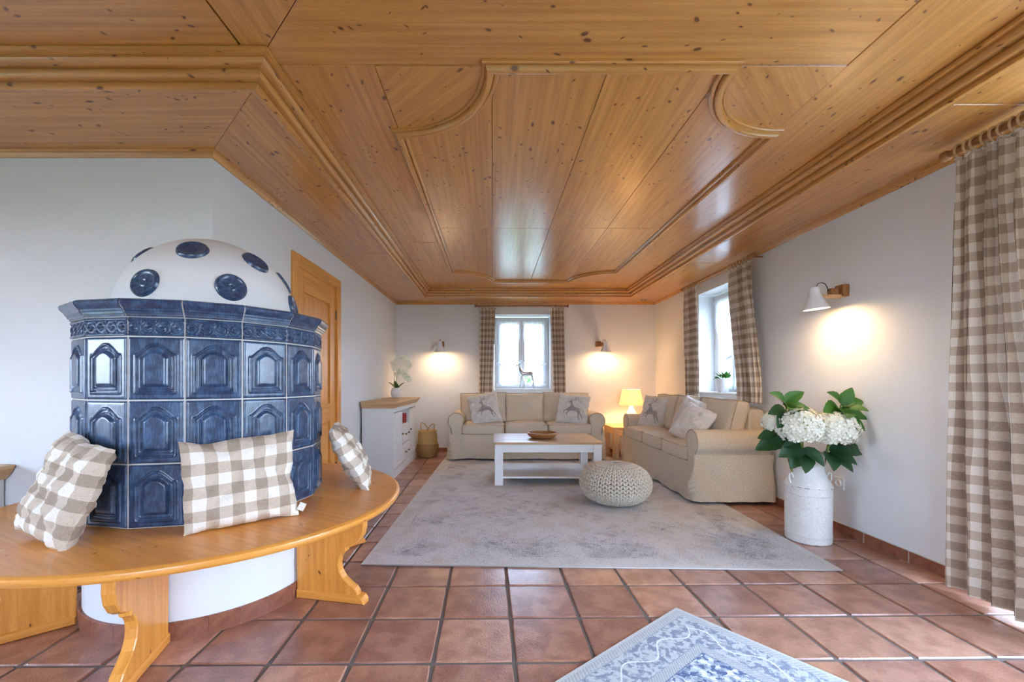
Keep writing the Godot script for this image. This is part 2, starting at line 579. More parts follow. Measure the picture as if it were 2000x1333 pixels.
func _ready() -> void:
	# camera: level, lens shifted so that uprights stay upright
	var cam := Camera3D.new()
	cam.name = "camera"
	add_child(cam)
	cam.position = Vector3(0, H, 0)
	cam.projection = Camera3D.PROJECTION_FRUSTUM
	cam.near = 0.05; cam.far = 200.0
	cam.size = 2.0 * 666.5 / 850.0 * cam.near
	cam.frustum_offset = Vector2(37.0, 79.5) / 850.0 * cam.near
	cam.current = true
	# bright overcast sky
	var we := WorldEnvironment.new()
	we.name = "world"
	var env := Environment.new()
	env.background_mode = Environment.BG_SKY
	var sky := Sky.new()
	var sm := ProceduralSkyMaterial.new()
	sm.sky_top_color = Color(0.70, 0.83, 1.0); sm.sky_horizon_color = Color(0.87, 0.93, 1.0)
	sm.ground_bottom_color = Color(0.45, 0.47, 0.45); sm.ground_horizon_color = Color(0.7, 0.75, 0.76)
	sm.sky_energy_multiplier = 1.0; sm.ground_energy_multiplier = 1.0
	sky.sky_material = sm
	env.sky = sky
	env.background_energy_multiplier = 10.0
	env.tonemap_mode = Environment.TONE_MAPPER_LINEAR
	env.tonemap_exposure = 3.05
	env.sdfgi_enabled = true; env.ssao_enabled = true; env.ssil_enabled = true
	we.environment = env
	add_child(we)
	materials()
	build_shell()
	build_ceiling()
	build_door()
	build_windows()
	build_outside()
	build_stove()
	build_bench()
	build_sofas()
	build_tables()
	build_sideboard()
	build_rugs()
	build_pouf()
	build_bench_pillows()
	build_lamps()
	build_can()
	build_orchid()
	build_basket()
	build_figures()

# ---------------------------------------------------------------- measures (metres)
const H := 1.075          # eye height
const XL := -1.478        # left wall
const XR := 2.475         # right wall
const DB := 6.64          # back wall
const DA := 2.29          # wall beside the stove
const XF := -4.4          # far left wall
const DR := -2.9          # wall behind the camera
const YT := 2.285         # lower ceiling band
const YC := 2.388         # upper ceiling
const TW := 0.35          # wall thickness

func materials() -> void:
	var pine := pine_tex(1536, 768, 165, 11, Vector3(214, 155, 80), Vector3(172, 112, 46), Vector3(100, 54, 22))
	var fine := noise_tex(256, 0.12, 3)
	var honey := pine_tex(1024, 512, 34, 29, Vector3(243, 178, 92), Vector3(210, 138, 56), Vector3(112, 58, 24))
	M.pine = mat(Color(1.0, 0.98, 0.95), 0.36, pine, 1.0 / 2.2)
	M.pine_trim = mat(Color(1.0, 0.99, 0.97), 0.36, pine, 1.0 / 2.2)
	M.bench = mat(Color(1.0, 0.95, 0.88), 0.3, honey, 1.0 / 1.5)
	M.door = mat(Color(0.96, 0.93, 0.88), 0.34, honey, 1.0 / 1.7)
	for q in [M.pine, M.pine_trim]:
		q.clearcoat_enabled = true; q.clearcoat = 0.7; q.clearcoat_roughness = 0.2
	M.wall = relief(mat(Color(0.89, 0.89, 0.89), 0.92), noise_tex(512, 0.11, 7, 4), 0.12)
	M.wall.uv1_triplanar = true; M.wall.uv1_world_triplanar = true; M.wall.uv1_scale = Vector3(1.6, 1.6, 1.6)
	var clay := [[Vector3(194, 141, 114), Vector3(166, 114, 92), Vector3(130, 92, 78)], [Vector3(204, 154, 128), Vector3(174, 126, 104), Vector3(142, 106, 92)], [Vector3(182, 134, 114), Vector3(156, 108, 92), Vector3(126, 92, 82)]]
	M.clay = []
	for k in 3:
		var tx := mottled_tex(384, 100 + k * 7, clay[k], 0.012, 0.08, 260)
		for e in 2:
			var m := mat(Color(1, 1, 1) if e == 0 else Color(0.92, 0.9, 0.9), 0.30, tx, 1.0 / 0.62)
			relief(m, M.wall.heightmap_texture, 0.12)
			m.clearcoat_enabled = true; m.clearcoat = 0.5; m.clearcoat_roughness = 0.22
			M.clay.append(m)
	M.grout = relief(mat(Color(0.47, 0.43, 0.40), 0.95), fine, 0.1)
	M.grout.uv1_triplanar = true; M.grout.uv1_world_triplanar = true; M.grout.uv1_scale = Vector3(6, 6, 6)
	M.skirt = mat(Color(0.80, 0.70, 0.66), 0.4, M.clay[0].albedo_texture, 1.0 / 0.5)
	var gl := noise_bytes(256, 24, 0.2, 71, 256, 256, 3)
	var g2 := noise_bytes(256, 256, 0.02, 72, 256, 256, 3)
	var gb := PackedByteArray()
	gb.resize(256 * 256 * 3)
	for k in 256 * 256:
		var f := clampf(0.5 + (gl[k] - 128) * 0.006 + (g2[k] - 128) * 0.006, 0, 1)
		put(gb, k, mixb(Vector3(31, 50, 80), Vector3(62, 90, 124), f))
	var gt := rgb_tex(gb, 256, 256)
	M.glaze = []
	for k in 3:
		var m := mat(Color(1, 1, 1), 0.32, gt, 1.0 / 0.3)
		m.uv1_offset = Vector3(0.31 * k, 0.17 * k, 0)
		m.clearcoat_enabled = true; m.clearcoat = 0.5; m.clearcoat_roughness = 0.2
		M.glaze.append(m)
	M.joint = mat(Color(0.78, 0.77, 0.74), 0.8)
	M.plaster = M.wall
	var gx := gingham_tex(512, 4, Vector3(234, 226, 214), Vector3(201, 184, 164), Vector3(164, 145, 126))
	M.check = mat(Color(1, 1, 1), 0.9, gx, 1.0 / 0.37)
	M.check_curtain = mat(Color(0.93, 0.91, 0.89), 0.9, gx, 1.0 / 0.36)
	M.check_curtain.backlight_enabled = true; M.check_curtain.backlight = Color(0.22, 0.22, 0.22)
	M.check_curtain.cull_mode = BaseMaterial3D.CULL_DISABLED
	var wv := noise_tex(256, 0.3, 8, 2)
	M.linen = relief(mat(Color(1, 1, 1), 0.92, weave_tex(256, 81, Vector3(205, 190, 168)), 1.0 / 0.25), wv, 0.05)
	M.linen_dark = mat(Color(0.84, 0.81, 0.78), 0.92, M.linen.albedo_texture, 4.0)
	M.offwhite_cloth = mat(Color(1, 1, 1), 0.92, weave_tex(256, 83, Vector3(222, 216, 208), 0.12), 1.0 / 0.2)
	M.stag = mat(Color(1, 1, 1), 0.92, stag_tex(384), 1.0)
	M.rug = mat(Color(1, 1, 1), 0.97, rug_tex(1024, 1366), 1.0)
	relief(M.rug, noise_tex(512, 0.4, 9, 2), 0.3)
	M.rug2 = mat(Color(1, 1, 1), 0.97, rug2_tex(1024), 1.0)
	M.hem = mat(Color(0.80, 0.79, 0.77), 0.95)
	M.white = relief(mat(Color(0.87, 0.865, 0.86), 0.45), fine, 0.02)
	M.white_gloss = mat(Color(0.9, 0.9, 0.9), 0.25)
	M.white_matt = mat(Color(0.88, 0.875, 0.865), 0.6)
	var oak := pine_tex(768, 384, 8, 19, Vector3(216, 180, 132), Vector3(178, 136, 90), Vector3(120, 84, 52))
	M.oak = mat(Color(1, 1, 1), 0.45, oak, 1.0 / 1.2)
	M.oak_grey = mat(Color(0.93, 0.92, 0.92), 0.4, oak, 1.0 / 1.2)
	M.oak_dark = mat(Color(0.78, 0.66, 0.55), 0.45, oak, 1.0 / 1.2)
	for q in [M.pine, M.pine_trim, M.bench, M.door, M.oak, M.oak_grey, M.oak_dark]: q.uv1_scale.y *= 2.0   # the wood pictures are twice as long as wide
	M.black = mat(Color(0.03, 0.03, 0.03), 0.5)
	M.brass = mat(Color(0.5, 0.42, 0.34), 0.35); M.brass.metallic = 0.8
	M.silver = mat(Color(0.72, 0.72, 0.72), 0.25); M.silver.metallic = 0.9
	M.knit = mat(Color(0.80, 0.76, 0.69), 0.95)
	M.can = relief(mat(Color(1, 1, 1), 0.5, mottled_tex(256, 140, [Vector3(226, 223, 217), Vector3(220, 216, 209), Vector3(214, 206, 196)], 0.02, 0.1), 1.0 / 0.5), fine, 0.06)
	M.rust = mat(Color(0.36, 0.26, 0.2), 0.8)
	M.leaf = mat(Color(0.20, 0.40, 0.13), 0.5); M.leaf_dark = mat(Color(0.11, 0.25, 0.15), 0.5)
	for q in [M.leaf, M.leaf_dark]:
		q.backlight_enabled = true; q.backlight = Color(0.25, 0.4, 0.15); q.cull_mode = BaseMaterial3D.CULL_DISABLED
	M.stem = mat(Color(0.42, 0.50, 0.22), 0.6)
	M.petal = mat(Color(0.93, 0.92, 0.85), 0.8); M.petal.cull_mode = BaseMaterial3D.CULL_DISABLED
	M.petal.backlight_enabled = true; M.petal.backlight = Color(0.5, 0.5, 0.45)
	M.straw = mat(Color(0.80, 0.66, 0.42), 0.85); M.straw2 = mat(Color(0.70, 0.54, 0.33), 0.85)
	M.glass = mat(Color(1, 1, 1, 0.06), 0.02)
	M.glass.transparency = BaseMaterial3D.TRANSPARENCY_ALPHA
	M.net = mat(Color(0.96, 0.97, 1.0, 0.62), 0.9)
	M.net.transparency = BaseMaterial3D.TRANSPARENCY_ALPHA
	M.net.backlight_enabled = true; M.net.backlight = Color(0.9, 0.9, 0.9); M.net.cull_mode = BaseMaterial3D.CULL_DISABLED
	M.lace = mat(Color(0.97, 0.98, 1.0), 0.9)
	M.lace.backlight_enabled = true; M.lace.backlight = Color(0.8, 0.8, 0.8)
	M.bulb = mat(Color(1, 1, 1), 0.5)
	M.bulb.emission_enabled = true; M.bulb.emission = Color(1.0, 0.93, 0.82); M.bulb.emission_energy_multiplier = 5.0
	M.shade_cloth = mat(Color(0.95, 0.92, 0.86), 0.9)
	M.shade_cloth.backlight_enabled = true; M.shade_cloth.backlight = Color(0.66, 0.62, 0.54); M.shade_cloth.cull_mode = BaseMaterial3D.CULL_DISABLED
	M.grass = mat(Color(0.30, 0.42, 0.18), 0.95, mottled_tex(256, 150, [Vector3(150, 190, 110), Vector3(110, 160, 80), Vector3(90, 130, 60)]), 0.5)
	M.stone = mat(Color(0.72, 0.70, 0.67), 0.9)
	M.bush = mat(Color(0.24, 0.46, 0.20), 0.7)

# ---------------------------------------------------------------- ceiling
func board(parent: Node3D, called: String, poly: Array, y: float, thick: float, grain: Vector2, m: Material, label := "", off := Vector2.ZERO) -> void:
	# poly: plan points (x, depth); a board hung with its underside at y
	var pl := PackedVector2Array()
	for q in poly: pl.append(Vector2(q[0], q[1]))
	# local (x, depth, z) -> world (x, y + z, -depth)
	var xf := Transform3D(Basis(Vector3(1, 0, 0), Vector3(0, 0, -1), Vector3(0, 1, 0)), Vector3(0, y, 0))
	var b := MB.new()
	b.prism(pl, thick, xf, 0.0022, Vector3(grain.x, grain.y, 0), 1.0, off)
	part(parent, called, b, m, label)

func build_ceiling() -> void:
	var slab := MB.new()
	slab.box(PD((XF + XR) / 2, YC + 0.13, (DR + DB) / 2), Vector3(XR - XF + 2 * TW, 0.2, DB - DR + 2 * TW), 0.0)
	var ce := struct_mesh("ceiling", slab, M.pine)
	var g := 0.0012
	var gx := Vector2(1, 0); var gz := Vector2(0, 1)
	# lower band along the walls, mitred at the corners
	var i_l := -0.97; var i_r := 1.97; var d_b := 6.19; var d_a := 1.78
	board(ce, "ceiling_board", [[XF, d_a], [i_l - g, d_a], [XL - g, DA], [XF, DA]], YT, 0.1, gx, M.pine, "", Vector2(0.1, 0.3))
	board(ce, "ceiling_board", [[i_l, d_a], [i_l, 4.1], [XL, 4.1], [XL, DA]], YT, 0.1, gz, M.pine, "", Vector2(0.5, 0.12))
	board(ce, "ceiling_board", [[i_l, 4.103], [i_l, d_b], [XL, DB], [XL, 4.103]], YT, 0.1, gz, M.pine, "", Vector2(1.5, 0.72))
	board(ce, "ceiling_board", [[i_l + g, d_b], [i_r - g, d_b], [XR - g, DB], [XL + g, DB]], YT, 0.1, gx, M.pine, "", Vector2(0.9, 0.5))
	board(ce, "ceiling_board", [[i_r, d_b], [XR, DB], [XR, 4.43], [i_r, 4.43]], YT, 0.1, gz, M.pine, "", Vector2(0.2, 0.9))
	board(ce, "ceiling_board", [[i_r, 4.427], [XR, 4.427], [XR, 1.9], [i_r, 1.9]], YT, 0.1, gz, M.pine, "", Vector2(0.7, 0.2))
	board(ce, "ceiling_board", [[i_r, 1.897], [XR, 1.897], [XR, DR], [i_r, DR]], YT, 0.1, gz, M.pine, "", Vector2(1.2, 0.6))
	# upper field
	var t := 0.03
	var xs := [-0.49, -0.005, 0.485, 0.975, 1.47]
	for k in 4:
		board(ce, "ceiling_panel", [[xs[k] + g, 1.805], [xs[k + 1] - g, 1.805], [xs[k + 1] - g, 3.72], [xs[k] + g, 3.72]], YC, t, gz, M.pine, "", Vector2(0.3 * k, 0.31 * k + 0.1))
		board(ce, "ceiling_panel", [[xs[k] + g, 3.723], [xs[k + 1] - g, 3.723], [xs[k + 1] - g, 5.64], [xs[k] + g, 5.64]], YC, t, gz, M.pine, "", Vector2(0.45 * k + 0.9, 0.27 * k))
	board(ce, "ceiling_panel", [[-0.98, 1.805], [-0.492, 1.805], [-0.492, 4.1], [-0.98, 4.1]], YC, t, gz, M.pine, "", Vector2(0.8, 0.55))
	board(ce, "ceiling_panel", [[-0.98, 4.103], [-0.492, 4.103], [-0.492, 6.2], [-0.98, 6.2]], YC, t, gz, M.pine, "", Vector2(0.3, 0.85))
	board(ce, "ceiling_panel", [[1.472, 6.2], [1.98, 6.2], [1.98, 3.7], [1.472, 3.7]], YC, t, gz, M.pine, "", Vector2(0.1, 0.42))
	board(ce, "ceiling_panel", [[1.472, 3.697], [1.98, 3.697], [1.98, 1.2], [1.472, 1.2]], YC, t, gz, M.pine, "", Vector2(0.62, 0.05))
	board(ce, "ceiling_panel", [[1.472, 1.197], [1.98, 1.197], [1.98, DR], [1.472, DR]], YC, t, gz, M.pine, "", Vector2(1.3, 0.35))
	board(ce, "ceiling_panel", [[-0.49, 5.643], [1.47, 5.643], [1.47, 6.2], [-0.49, 6.2]], YC, t, gx, M.pine, "", Vector2(0.7, 0.15))
	board(ce, "ceiling_panel", [[-0.978, 1.802], [1.469, 1.802], [1.469, 1.18], [-0.357, 1.18]], YC, t, gx, M.pine, "", Vector2(0.25, 0.62))
	board(ce, "ceiling_panel", [[-0.981, 1.802], [-0.36, 1.178], [-0.99, 1.178]], YC, t, gz, M.pine, "", Vector2(0.9, 0.2))
	board(ce, "ceiling_panel", [[-0.357, 1.176], [1.469, 1.176], [1.469, DR], [-0.357, DR]], YC, t, gx, M.pine, "", Vector2(0.5, 0.9))
	board(ce, "ceiling_panel", [[XF, 1.8], [-0.993, 1.8], [-0.993, 0.9], [XF, 0.9]], YC, t, gx, M.pine, "", Vector2(1.1, 0.33))
	board(ce, "ceiling_panel", [[XF, 0.897], [-0.993, 0.897], [-0.993, DR], [XF, DR]], YC, t, gx, M.pine, "", Vector2(0.6, 0.7))
	board(ce, "ceiling_panel", [[-0.99, 1.175], [-0.36, 1.175], [-0.36, DR], [-0.99, DR]], YC, t, gz, M.pine, "", Vector2(0.05, 0.5))
	# quarter pieces in the corners of the framed panel, grain on the slant
	for cn in [[-0.49, 1.805, 0.0, 1.0, 1.0], [1.47, 1.805, PI / 2, -1.0, 1.0], [-0.49, 5.64, -PI / 2, 1.0, -1.0], [1.47, 5.64, PI, -1.0, -1.0]]:
		var poly := [[cn[0], cn[1]]]
		for q in arc(Vector2(cn[0], cn[1]), 0.48, cn[2], cn[2] + PI / 2, 14): poly.append([q.x, q.y])
		board(ce, "corner_panel", poly, YC - 0.004, 0.0038, Vector2(cn[3], -cn[4]).normalized(), M.pine, "", Vector2(cn[0], cn[1]))
	# stepped moulding between the band and the field
	var pr := PackedVector2Array([Vector2(-0.030, YT - 0.001), Vector2(-0.028, YT - 0.008), Vector2(-0.016, YT - 0.013), Vector2(0.000, YT - 0.013), Vector2(0.008, YT - 0.008), Vector2(0.010, YT + 0.004), Vector2(0.004, YT + 0.007), Vector2(0.004, YT + 0.014), Vector2(0.024, YT + 0.014), Vector2(0.032, YT + 0.018), Vector2(0.038, YT + 0.028), Vector2(0.038, YT + 0.040), Vector2(0.030, YT + 0.043), Vector2(0.030, YT + 0.050), Vector2(0.052, YT + 0.050), Vector2(0.062, YT + 0.056), Vector2(0.068, YT + 0.068), Vector2(0.064, YT + 0.076), Vector2(0.064, YT + 0.082), Vector2(0.086, YT + 0.084), Vector2(0.088, YT + 0.096), Vector2(0.084, YT + 0.104)])
	var path := [Vector2(XF, -d_a), Vector2(i_l, -d_a), Vector2(i_l, -d_b), Vector2(i_r, -d_b), Vector2(i_r, -DR)]
	for k in 4:
		var b := MB.new()
		# one length of moulding, its ends cut on the mitre
		var seg := PackedVector2Array([path[k], path[k + 1]])
		var d: Vector2 = (seg[1] - seg[0]).normalized()
		var nn := Vector2(d.y, -d.x)
		b.begin()
		for run: PackedVector2Array in MB.runs(pr):
			var p := PackedVector3Array(); var uv := PackedVector2Array()
			for e in 2:
				for j in run.size():
					# inside of the field lies on the side of -nn here
					var sh := 0.0
					if e == 0 and k > 0: sh = run[j].x * (1.0 if k > 1 else -1.0)
					if e == 1 and k < 3: sh = -run[j].x * (1.0 if k > 0 else -1.0)
					var o: Vector2 = seg[e] - nn * run[j].x + d * sh
					p.append(Vector3(o.x, run[j].y, o.y)); uv.append(Vector2(o.dot(d) + k * 0.7, run[j].x * 1.3 + run[j].y + k * 0.37))
			b.grid(p, run.size(), 2, uv)
		b.done()
		struct_mesh("trim_%d" % (k + 1), b, M.pine_trim)
	# small cove where the band meets the walls
	var cv := PackedVector2Array([Vector2(0.001, YT - 0.034), Vector2(0.007, YT - 0.034), Vector2(0.010, YT - 0.026), Vector2(0.016, YT - 0.020), Vector2(0.018, YT - 0.012), Vector2(0.026, YT - 0.010), Vector2(0.028, YT + 0.001)])
	var wpath := PackedVector2Array([Vector2(XF, -DA), Vector2(XL, -DA), Vector2(XL, -DB), Vector2(XR, -DB), Vector2(XR, -DR)])
	var cb := MB.new()
	for q in cv.size(): cv[q].x = -cv[q].x
	cb.sweep(wpath, cv)
	struct_mesh("trim_5", cb, M.pine_trim)
	# the framed panel's moulding, concave corners
	var fp := PackedVector2Array()
	var x0 := -0.49; var x1 := 1.47; var d0 := 1.805; var d1 := 5.64; var r := 0.48
	for q in arc(Vector2(x0, d0), r, PI / 2, 0, 20): fp.append(Vector2(q.x, -q.y))
	for q in arc(Vector2(x1, d0), r, PI, PI / 2, 20): fp.append(Vector2(q.x, -q.y))
	for q in arc(Vector2(x1, d1), r, -PI / 2, -PI, 20): fp.append(Vector2(q.x, -q.y))
	for q in arc(Vector2(x0, d1), r, 0, -PI / 2, 20): fp.append(Vector2(q.x, -q.y))
	var mp := PackedVector2Array([Vector2(-0.038, YC + 0.002), Vector2(-0.038, YC - 0.010), Vector2(-0.034, YC - 0.014), Vector2(-0.026, YC - 0.014), Vector2(-0.022, YC - 0.010), Vector2(-0.020, YC - 0.024), Vector2(-0.014, YC - 0.033), Vector2(-0.004, YC - 0.036), Vector2(0.006, YC - 0.033), Vector2(0.012, YC - 0.024), Vector2(0.014, YC - 0.012), Vector2(0.020, YC - 0.018), Vector2(0.030, YC - 0.018), Vector2(0.036, YC - 0.012), Vector2(0.036, YC + 0.002)])
	var mit := []   # mitre at every point of the closed outline
	for q in fp.size():
		var d0v := (fp[q] - fp[(q + fp.size() - 1) % fp.size()]).normalized()
		var d1v := (fp[(q + 1) % fp.size()] - fp[q]).normalized()
		var n0 := Vector2(d0v.y, -d0v.x); var n1 := Vector2(d1v.y, -d1v.x)
		var nn := (n0 + n1).normalized()
		mit.append(nn / maxf(0.3, nn.dot(n0)))
	for k in 4:   # four straight bars and four quarter bows, each a length of its own
		var bow := MB.new()
		var pts := PackedVector2Array()
		for q in range(k * 21, k * 21 + 21): pts.append(fp[q])
		bow.sweep(pts, mp, false, 1.0, Vector2(k * 0.3, 0.2), true, [mit[k * 21], mit[k * 21 + 20]])
		struct_mesh("trim_%d" % (6 + k), bow, M.pine_trim)
		var bar := MB.new()
		bar.sweep(PackedVector2Array([fp[k * 21 + 20], fp[(k * 21 + 21) % fp.size()]]), mp, false, 1.0, Vector2(0.5, k * 0.31), false, [mit[k * 21 + 20], mit[(k * 21 + 21) % fp.size()]])
		struct_mesh("trim_%d" % (10 + k), bar, M.pine_trim)
	# recessed spot in the band over the corner
	var sp := thing("ceiling_spot", "small round recessed spotlight in the pine ceiling band above the corner", "spotlight", PD(2.22, YT - 0.001, 6.42))
	var rb := MB.new()
	rb.lathe(PackedVector2Array([Vector2(0.030, 0.0), Vector2(0.032, -0.006), Vector2(0.044, -0.005), Vector2(0.047, 0.0)]), 24)
	part(sp, "ring", rb, M.brass)
	var lb := MB.new()
	lb.lathe(PackedVector2Array([Vector2(0.0, -0.002), Vector2(0.03, -0.002), Vector2(0.03, 0.0)]), 20)
	part(sp, "lens", lb, M.white_gloss)

# ---------------------------------------------------------------- walls and floor
func wall_with(b: MB, axis: int, at0: float, at1: float, from: float, to: float, y0: float, y1: float, holes: Array) -> void:
	# a wall slab between at0 and at1 on one axis, running from..to on the other (depth or x), with rectangular holes [a0, a1, y0, y1] sorted along it
	var blk := func(a: float, c: float, lo: float, hi: float) -> void:
		if c - a < 0.001 or hi - lo < 0.001: return
		if axis == 0: b.box(PD((at0 + at1) / 2, (lo + hi) / 2, (a + c) / 2), Vector3(absf(at1 - at0), hi - lo, c - a), 0.0)
		else: b.box(PD((a + c) / 2, (lo + hi) / 2, (at0 + at1) / 2), Vector3(c - a, hi - lo, absf(at1 - at0)), 0.0)
	var cur := from
	for hl in holes:
		blk.call(cur, hl[0], y0, y1)
		blk.call(hl[0], hl[1], y0, hl[2])
		blk.call(hl[0], hl[1], hl[3], y1)
		cur = hl[1]
	blk.call(cur, to, y0, y1)

const WB := [0.016, 0.875, 0.945, 2.10]      # back window: x0 x1 y0 y1
const WR := [4.33, 5.24, 0.935, 2.12]        # right window: depth
const PT := [0.35, 2.16, 0.0, 2.15]          # patio door in the right wall
const DR1 := [3.26, 4.10, 0.0, 1.965]        # door in the left wall

func build_shell() -> void:
	var y1 := YC + 0.25
	var b := MB.new()
	wall_with(b, 1, DB, DB + TW, XL - TW, XR + TW, -0.1, y1, [WB])
	struct_mesh("wall_back", b, M.wall)
	b = MB.new()
	wall_with(b, 0, XR, XR + TW, DR, DB, -0.1, y1, [PT, WR])
	struct_mesh("wall_right", b, M.wall)
	b = MB.new()
	wall_with(b, 0, XL - 0.2, XL, DA, DB, -0.1, y1, [DR1])
	struct_mesh("wall_left", b, M.wall)
	b = MB.new()
	wall_with(b, 1, DA, DA + 0.2, XF - TW, XL - 0.2, -0.1, y1, [])
	struct_mesh("wall_stove", b, M.wall)
	b = MB.new()
	wall_with(b, 0, XF - TW, XF, DR, DA, -0.1, y1, [[-1.5, 0.9, 0.8, 2.1]])
	struct_mesh("wall_far_left", b, M.wall)
	b = MB.new()
	wall_with(b, 1, DR - TW, DR, XF - TW, XR + TW, -0.1, y1, [[-1.6, 1.2, 0.8, 2.1]])
	struct_mesh("wall_rear", b, M.wall)
	# floor: a bed of grout with every tile laid on it
	b = MB.new()
	b.box(PD((XF + XR) / 2, -0.056, (DR + DB) / 2), Vector3(XR - XF + 2 * TW, 0.1, DB - DR + 2 * TW), 0.0)
	var fl := struct_mesh("floor", b, M.grout)
	var T := 0.313
	var turn := deg_to_rad(0.7)
	var o := Vector2(0.079, 1.98)
	rng.seed = 4
	var shapes := []
	var rough := FastNoiseLite.new()
	rough.seed = 12; rough.frequency = 9.0
	for k in 5: shapes.append(tile_mesh(T - 0.014, rough, k))
	var rest := MB.new()
	var cand := []
	for r in range(-17, 17):
		for c in range(-16, 9):
			var l := Vector2((c + 0.5) * T, (r + 0.5) * T)
			var q := o + l.rotated(turn)
			var half := (T - 0.011) / 2
			var lo := q - Vector2(half, half); var hi := q + Vector2(half, half)
			# tiles at a wall are cut to what fits
			var lim := Rect2(Vector2(XF, DR), Vector2(XR - XF, DA - DR - 0.002)) if q.y < DA - 0.0 and not (q.x > XL) else Rect2(Vector2(XL if q.y > DA - half else XF, DR), Vector2(XR - (XL if q.y > DA - half else XF), DB - DR))
			var cut := Rect2(lo, hi - lo).intersection(lim)
			if cut.size.x < 0.03 or cut.size.y < 0.03: continue
			var whole := cut.size.x > half * 2 - 0.004 and cut.size.y > half * 2 - 0.004
			var d := Vector2(q.x, q.y).length()
			var sx := 963.0 + 850.0 * q.x / maxf(q.y, 0.05); var sy := 746.0 + 850.0 * H / maxf(q.y, 0.05)
			var seen: bool = q.y > 0.5 and sx > -150 and sx < 2150 and sy < 1560
			var hid: bool = q.x > -0.45 and q.x < 1.7 and q.y > 2.7 and q.y < 5.8 or q.x > 1.95 and q.y > 3.95 and q.y < 5.7
			cand.append([q, d, seen and not hid, whole, cut])
	cand.sort_custom(func(a, z): return a[1] < z[1])
	var shown := 0
	for e in cand:
		var m: Material = M.clay[rng.randi() % M.clay.size()]
		var sh: int = rng.randi() % 5
		var bs := Basis(Vector3.UP, turn + (rng.randi() % 4) * PI / 2 + rng.randf_range(-0.006, 0.006))
		var at := PD(e[0].x, rng.randf_range(-0.0012, 0.0008), e[0].y)
		if not e[3]:
			var cb := MB.new()
			var r: Rect2 = e[4]
			cb.box(PD(r.get_center().x, -0.006, r.get_center().y), Vector3(r.size.x - 0.004, 0.012, r.size.y - 0.004), 0.003)
			if e[2] and shown < 298:
				part(fl, "floor_tile", cb, m)
				shown += 1
			else: rest.box(PD(r.get_center().x, -0.006, r.get_center().y), Vector3(r.size.x - 0.004, 0.012, r.size.y - 0.004), 0.003)
		elif e[2] and shown < 298:
			var ti := part(fl, "floor_tile", shapes[sh], m)
			ti.transform = Transform3D(bs, at)
			shown += 1
		else:
			rest.box(Vector3(0, -0.006, 0), Vector3(T - 0.011, 0.012, T - 0.011), 0.003, Vector3.RIGHT, 1.0, Vector2(rng.randf(), rng.randf()), Transform3D(Basis(Vector3.UP, turn), at))
	# strips cut to fit along the right wall
	var ro := part(fl, "other_tiles", rest, M.clay[0])
	ro.set_meta("kind", "stuff")
	# skirting tiles
	skirting("baseboard_right", Vector2(XR, 2.27), Vector2(XR, DB), Vector2(-1, 0))
	skirting("baseboard_back", Vector2(XL, DB), Vector2(XR, DB), Vector2(0, -1))
	skirting("baseboard_left", Vector2(XL, 4.2), Vector2(XL, DB), Vector2(1, 0))
	skirting("baseboard_stove", Vector2(XF, DA), Vector2(-2.0, DA), Vector2(0, -1))

func tile_mesh(s: float, nz: FastNoiseLite, k: int) -> ArrayMesh:   # square tile with a hand-cut, slightly wavering rim
	var b := MB.new()
	var ring := PackedVector2Array()
	var h := s / 2
	for e in 4:
		for i in 5:
			var f := i / 5.0 * 2.0 - 1.0
			var q := Vector2(f * h, -h).rotated(e * PI / 2)
			if i == 0: q *= 0.985
			ring.append(q * (1.0 + nz.get_noise_3d(q.x * 1.0, q.y * 1.0, k * 3.0) * 0.006))
	var xf := Transform3D(Basis(Vector3(1, 0, 0), Vector3(0, 0, -1), Vector3(0, 1, 0)), Vector3(0, -0.012, 0))
	b.prism(ring, 0.012, xf, 0.0045, Vector3.RIGHT, 1.0, Vector2(k * 0.37, k * 0.21))
	return b.mesh()

func skirting(called: String, a: Vector2, c: Vector2, inward: Vector2) -> void:
	var st := structure(called)
	var ln := a.distance_to(c)
	var k := int(ceil(ln / 0.313))
	var d := (c - a).normalized()
	var sz := ln / k
	var horiz := absf(d.x) > 0.5
	var b := MB.new()
	b.box(Vector3.ZERO, Vector3(sz - 0.008, 0.066, 0.011) if horiz else Vector3(0.011, 0.066, sz - 0.008), 0.002, Vector3.RIGHT if horiz else Vector3.BACK)
	var mesh := b.mesh()
	for i in k:
		var q := a + d * (i + 0.5) * sz + inward * 0.0062
		var t := part(st, "skirting_tile", mesh, M.skirt)
		t.position = PD(q.x, 0.0345, q.y)
	var j := MB.new()
	var q2 := (a + c) / 2 + inward * 0.004
	j.box(PD(q2.x, 0.0345, q2.y), Vector3(ln, 0.07, 0.0075) if horiz else Vector3(0.0075, 0.07, ln), 0.0)
	part(st, "joint", j, M.joint)

# ---------------------------------------------------------------- tiled stove round the wall corner, with its bench
const SC := Vector3(-1.478, 0, -2.29)
const SR := 0.535

func polar(r: float, deg: float, y := 0.0) -> Vector3:
	return SC + Vector3(r * cos(deg_to_rad(deg)), y, r * sin(deg_to_rad(deg)))

func facet(deg: float, r: float, y: float) -> Transform3D:
	var d := Vector3(cos(deg_to_rad(deg)), 0, sin(deg_to_rad(deg)))
	return facing(d, SC + d * r + Vector3(0, y, 0))

